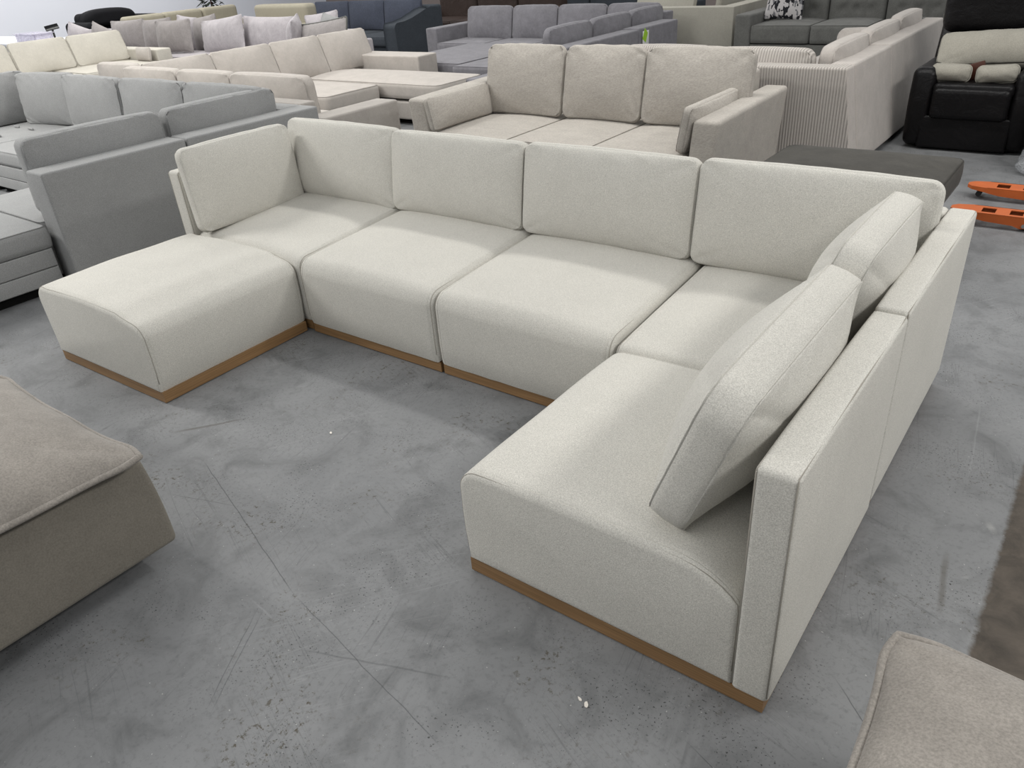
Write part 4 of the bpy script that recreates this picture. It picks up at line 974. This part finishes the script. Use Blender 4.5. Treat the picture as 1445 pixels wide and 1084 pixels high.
t = thing('sofa_section', 'pale corduroy corner section with a smooth outer side beside the ribbed back', 'sofa section', (1.4, 4.4, 0), 0, GN)
box(t, 'side_panel', 'cord_flat', 1.285, 1.462, 4.022, 5.015, 0.05, 0.77, 0.018, 3, (5, 8, 14), fn=leanx)
t = thing('sofa_section', 'pale corduroy section farthest along the wing, against the black recliner', 'sofa section', (1.2, 6.0, 0), 0, GN)
box(t, 'backrest', 'cord_flat', 1.285, 1.46, 5.025, 7.0, 0.05, 0.775, 0.018, 3, (5, 8, 14), fn=leanx)
box(t, 'base', 'cord_flat', 0.35, 1.28, 5.03, 7.0, 0.05, 0.28, 0.02); under(t, 0.35, 1.28, 5.03, 7.0); box(t, 'seat', 'cord_flat', 0.33, 1.28, 5.03, 7.02, 0.28, 0.43, 0.03)
CN = dict(group='back cushions of the pale corduroy sectional', nu=26, nv=18, band=0.10, crown=0.07, r=0.075, wr=0.006, bow=0.012)
cushion('back_cushion', 'ribbed corduroy cushion just showing above the middle of the greige sofa', 'cushion', 'cord', (-0.08, 4.12, 0.43), 0.80, 0.43, '+Y', 3, **CN)
cushion('back_cushion', 'ribbed corduroy cushion lying above the ribbed back panel', 'cushion', 'cord', (0.73, 4.12, 0.43), 0.82, 0.42, '+Y', 3, **CN)
cushion('back_cushion', 'corduroy cushion at the corner where ribbed and smooth outer panels meet', 'cushion', 'cord_flat', (1.20, 4.58, 0.43), 0.95, 0.43, '-X', 4, **CN)
cushion('back_cushion', 'smooth pale corduroy cushion in the middle of the wing', 'cushion', 'cord_flat', (1.20, 5.56, 0.43), 0.98, 0.43, '-X', 4, **CN)
cushion('back_cushion', 'pale corduroy cushion at the far end of the wing', 'cushion', 'cord_flat', (1.20, 6.48, 0.43), 0.84, 0.44, '-X', 4, **CN)
cushion('back_cushion', 'small corduroy cushion end peeking out inside the wing', 'cushion', 'cord_flat', (0.80, 6.55, 0.435), 0.42, 0.28, '-Y', 6, **{**CN, 'band': 0.05})

# ---------------------------------------------------------------- black leather recliner with cushions on it
t = thing('recliner', 'black leather recliner piled with beige cushions at the right edge', 'recliner', (2.1, 5.4, 0))
def arm_fn(v):
    k = np.clip((v[:, 2] - 0.1) / 0.5, 0, 1); v[:, 1] -= 0.03 * np.sin(k * 3.14); return v
box(t, 'armrest', 'black', 1.68, 1.86, 4.90, 5.75, 0.02, 0.625, 0.06, 4, (4, 10, 10), fn=arm_fn); box(t, 'armrest', 'black', 2.40, 2.56, 4.90, 5.75, 0.02, 0.625, 0.06, 4, (4, 10, 10), fn=arm_fn)
box(t, 'base', 'black', 1.80, 2.44, 4.88, 5.75, 0.02, 0.27, 0.02, 3); 
box(t, 'footrest', 'black', 1.855, 2.40, 4.84, 4.98, 0.25, 0.49, 0.045, 4, (10, 4, 8)); box(t, 'seat', 'black', 1.85, 2.41, 4.86, 5.6, 0.42, 0.52, 0.04, 4)
def brfn(v): v[:, 1] += 0.25 * np.clip((v[:, 2] - 0.5) / 0.6, 0, 1); return v
box(t, 'backrest', 'black', 1.70, 2.62, 5.42, 5.70, 0.45, 1.16, 0.10, 4, (10, 5, 10), fn=brfn)
box(t, 'headrest', 'black', 1.70, 2.62, 5.50, 5.86, 0.78, 1.22, 0.12, 4, (10, 5, 8))
cushion('seat_cushion', 'large beige seat cushion tipped up on the black recliner', 'cushion', 'oat', (2.29, 5.23, 0.60), 1.02, 0.30, '-Y', 42, 0, -4, nu=30, nv=18, band=0.08, crown=0.085, r=0.06, wr=0.010)
cushion('bolster_cushion', 'small beige cushion on the recliner seat, left one of two', 'cushion', 'oat', (1.940, 4.96, 0.520), 0.28, 0.125, '-Y', 15, 0, 1, group='small beige cushions on the black recliner', nu=18, nv=12, band=0.02, crown=0.07, r=0.04, wr=0.006)
cushion('bolster_cushion', 'small beige cushion on the recliner seat, right one of two', 'cushion', 'oat', (2.265, 4.96, 0.520), 0.28, 0.125, '-Y', 15, 0, -4, group='small beige cushions on the black recliner', nu=18, nv=12, band=0.02, crown=0.07, r=0.04, wr=0.006)
v, f = rbox_mesh(-0.06, 0.06, -0.02, 0.02, 0, 0.12, 0.006, 1, (2, 2, 2))
o = link('wood_block', v, f, 'mahogany'); o.location = (2.125, 5.07, 0.53); o.rotation_euler = (0, math.radians(-18), 0); tag(o, 'reddish brown wooden piece standing between the small beige cushions', 'wood piece')

# ---------------------------------------------------------------- plastic wrapped furniture at right edge
t = thing('wrapped_armchair', 'armchair wrapped in clear plastic, just entering at the right edge', 'armchair', (3.0, 4.6, 0))
box(t, 'body', 'steel', 2.66, 3.5, 4.42, 5.2, 0.02, 0.40, 0.06); box(t, 'backrest', 'steel', 2.70, 3.5, 5.0, 5.25, 0.3, 0.85, 0.06)
rng = np.random.default_rng(9); gg = nz(rng, 8, 8, 40); gh = nz(rng, 8, 8, 40)
def crumple(v):
    k = 1 + 0.0 * v[:, 0]; v[:, 0] += 0.035 * gg(v[:, 1] * 1.3 + v[:, 2] * 2); v[:, 1] += 0.03 * gh(v[:, 0] * 1.5 + v[:, 2] * 1.7)
    low = np.clip(1 - v[:, 2] / 0.12, 0, 1); cx, cy = 3.07, 4.8; v[:, 0] += (v[:, 0] - cx) * 0.14 * low; v[:, 1] += (v[:, 1] - cy) * 0.14 * low; v[:, 2] = np.maximum(v[:, 2], 0.003); return v
box(t, 'plastic_wrap', 'plastic', 2.60, 3.56, 4.34, 5.30, 0.005, 0.55, 0.10, 4, (24, 24, 16), fn=crumple)

# ---------------------------------------------------------------- scraps on the floor
rng = np.random.default_rng(2)
def scrap(label, x, y, s, n=7):
    V = []; 
    for l, z in enumerate((0.0008, 0.0028)):
        for i in range(n):
            a = 2 * math.pi * i / n; q = s * (0.5 + 0.5 * random.random()) if l == 0 else None
            if l == 0: V.append((q * 1.4 * math.cos(a), q * 0.7 * math.sin(a), z))
            else: V.append((V[i][0], V[i][1], z))
    F = [tuple(range(n))[::-1], tuple(range(n, 2 * n))] + [(i, (i + 1) % n, n + (i + 1) % n, n + i) for i in range(n)]
    o = link('paper_scrap', V, F, 'paper', smooth=False); o.location = (x, y, 0); o.rotation_euler = (0, 0, random.uniform(0, 3)); tag(o, label, 'scrap', 'pale scraps on the floor')
random.seed(4)
scrap('larger pale paper scrap on the floor in front of the nearest sofa module', 2.372, -1.137, 0.011)
scrap('smaller pale paper scrap touching the larger one on the floor', 2.350, -1.131, 0.008)
scrap('tiny pale flake on the bare floor in front of the middle modules', 0.82, -0.62, 0.008)
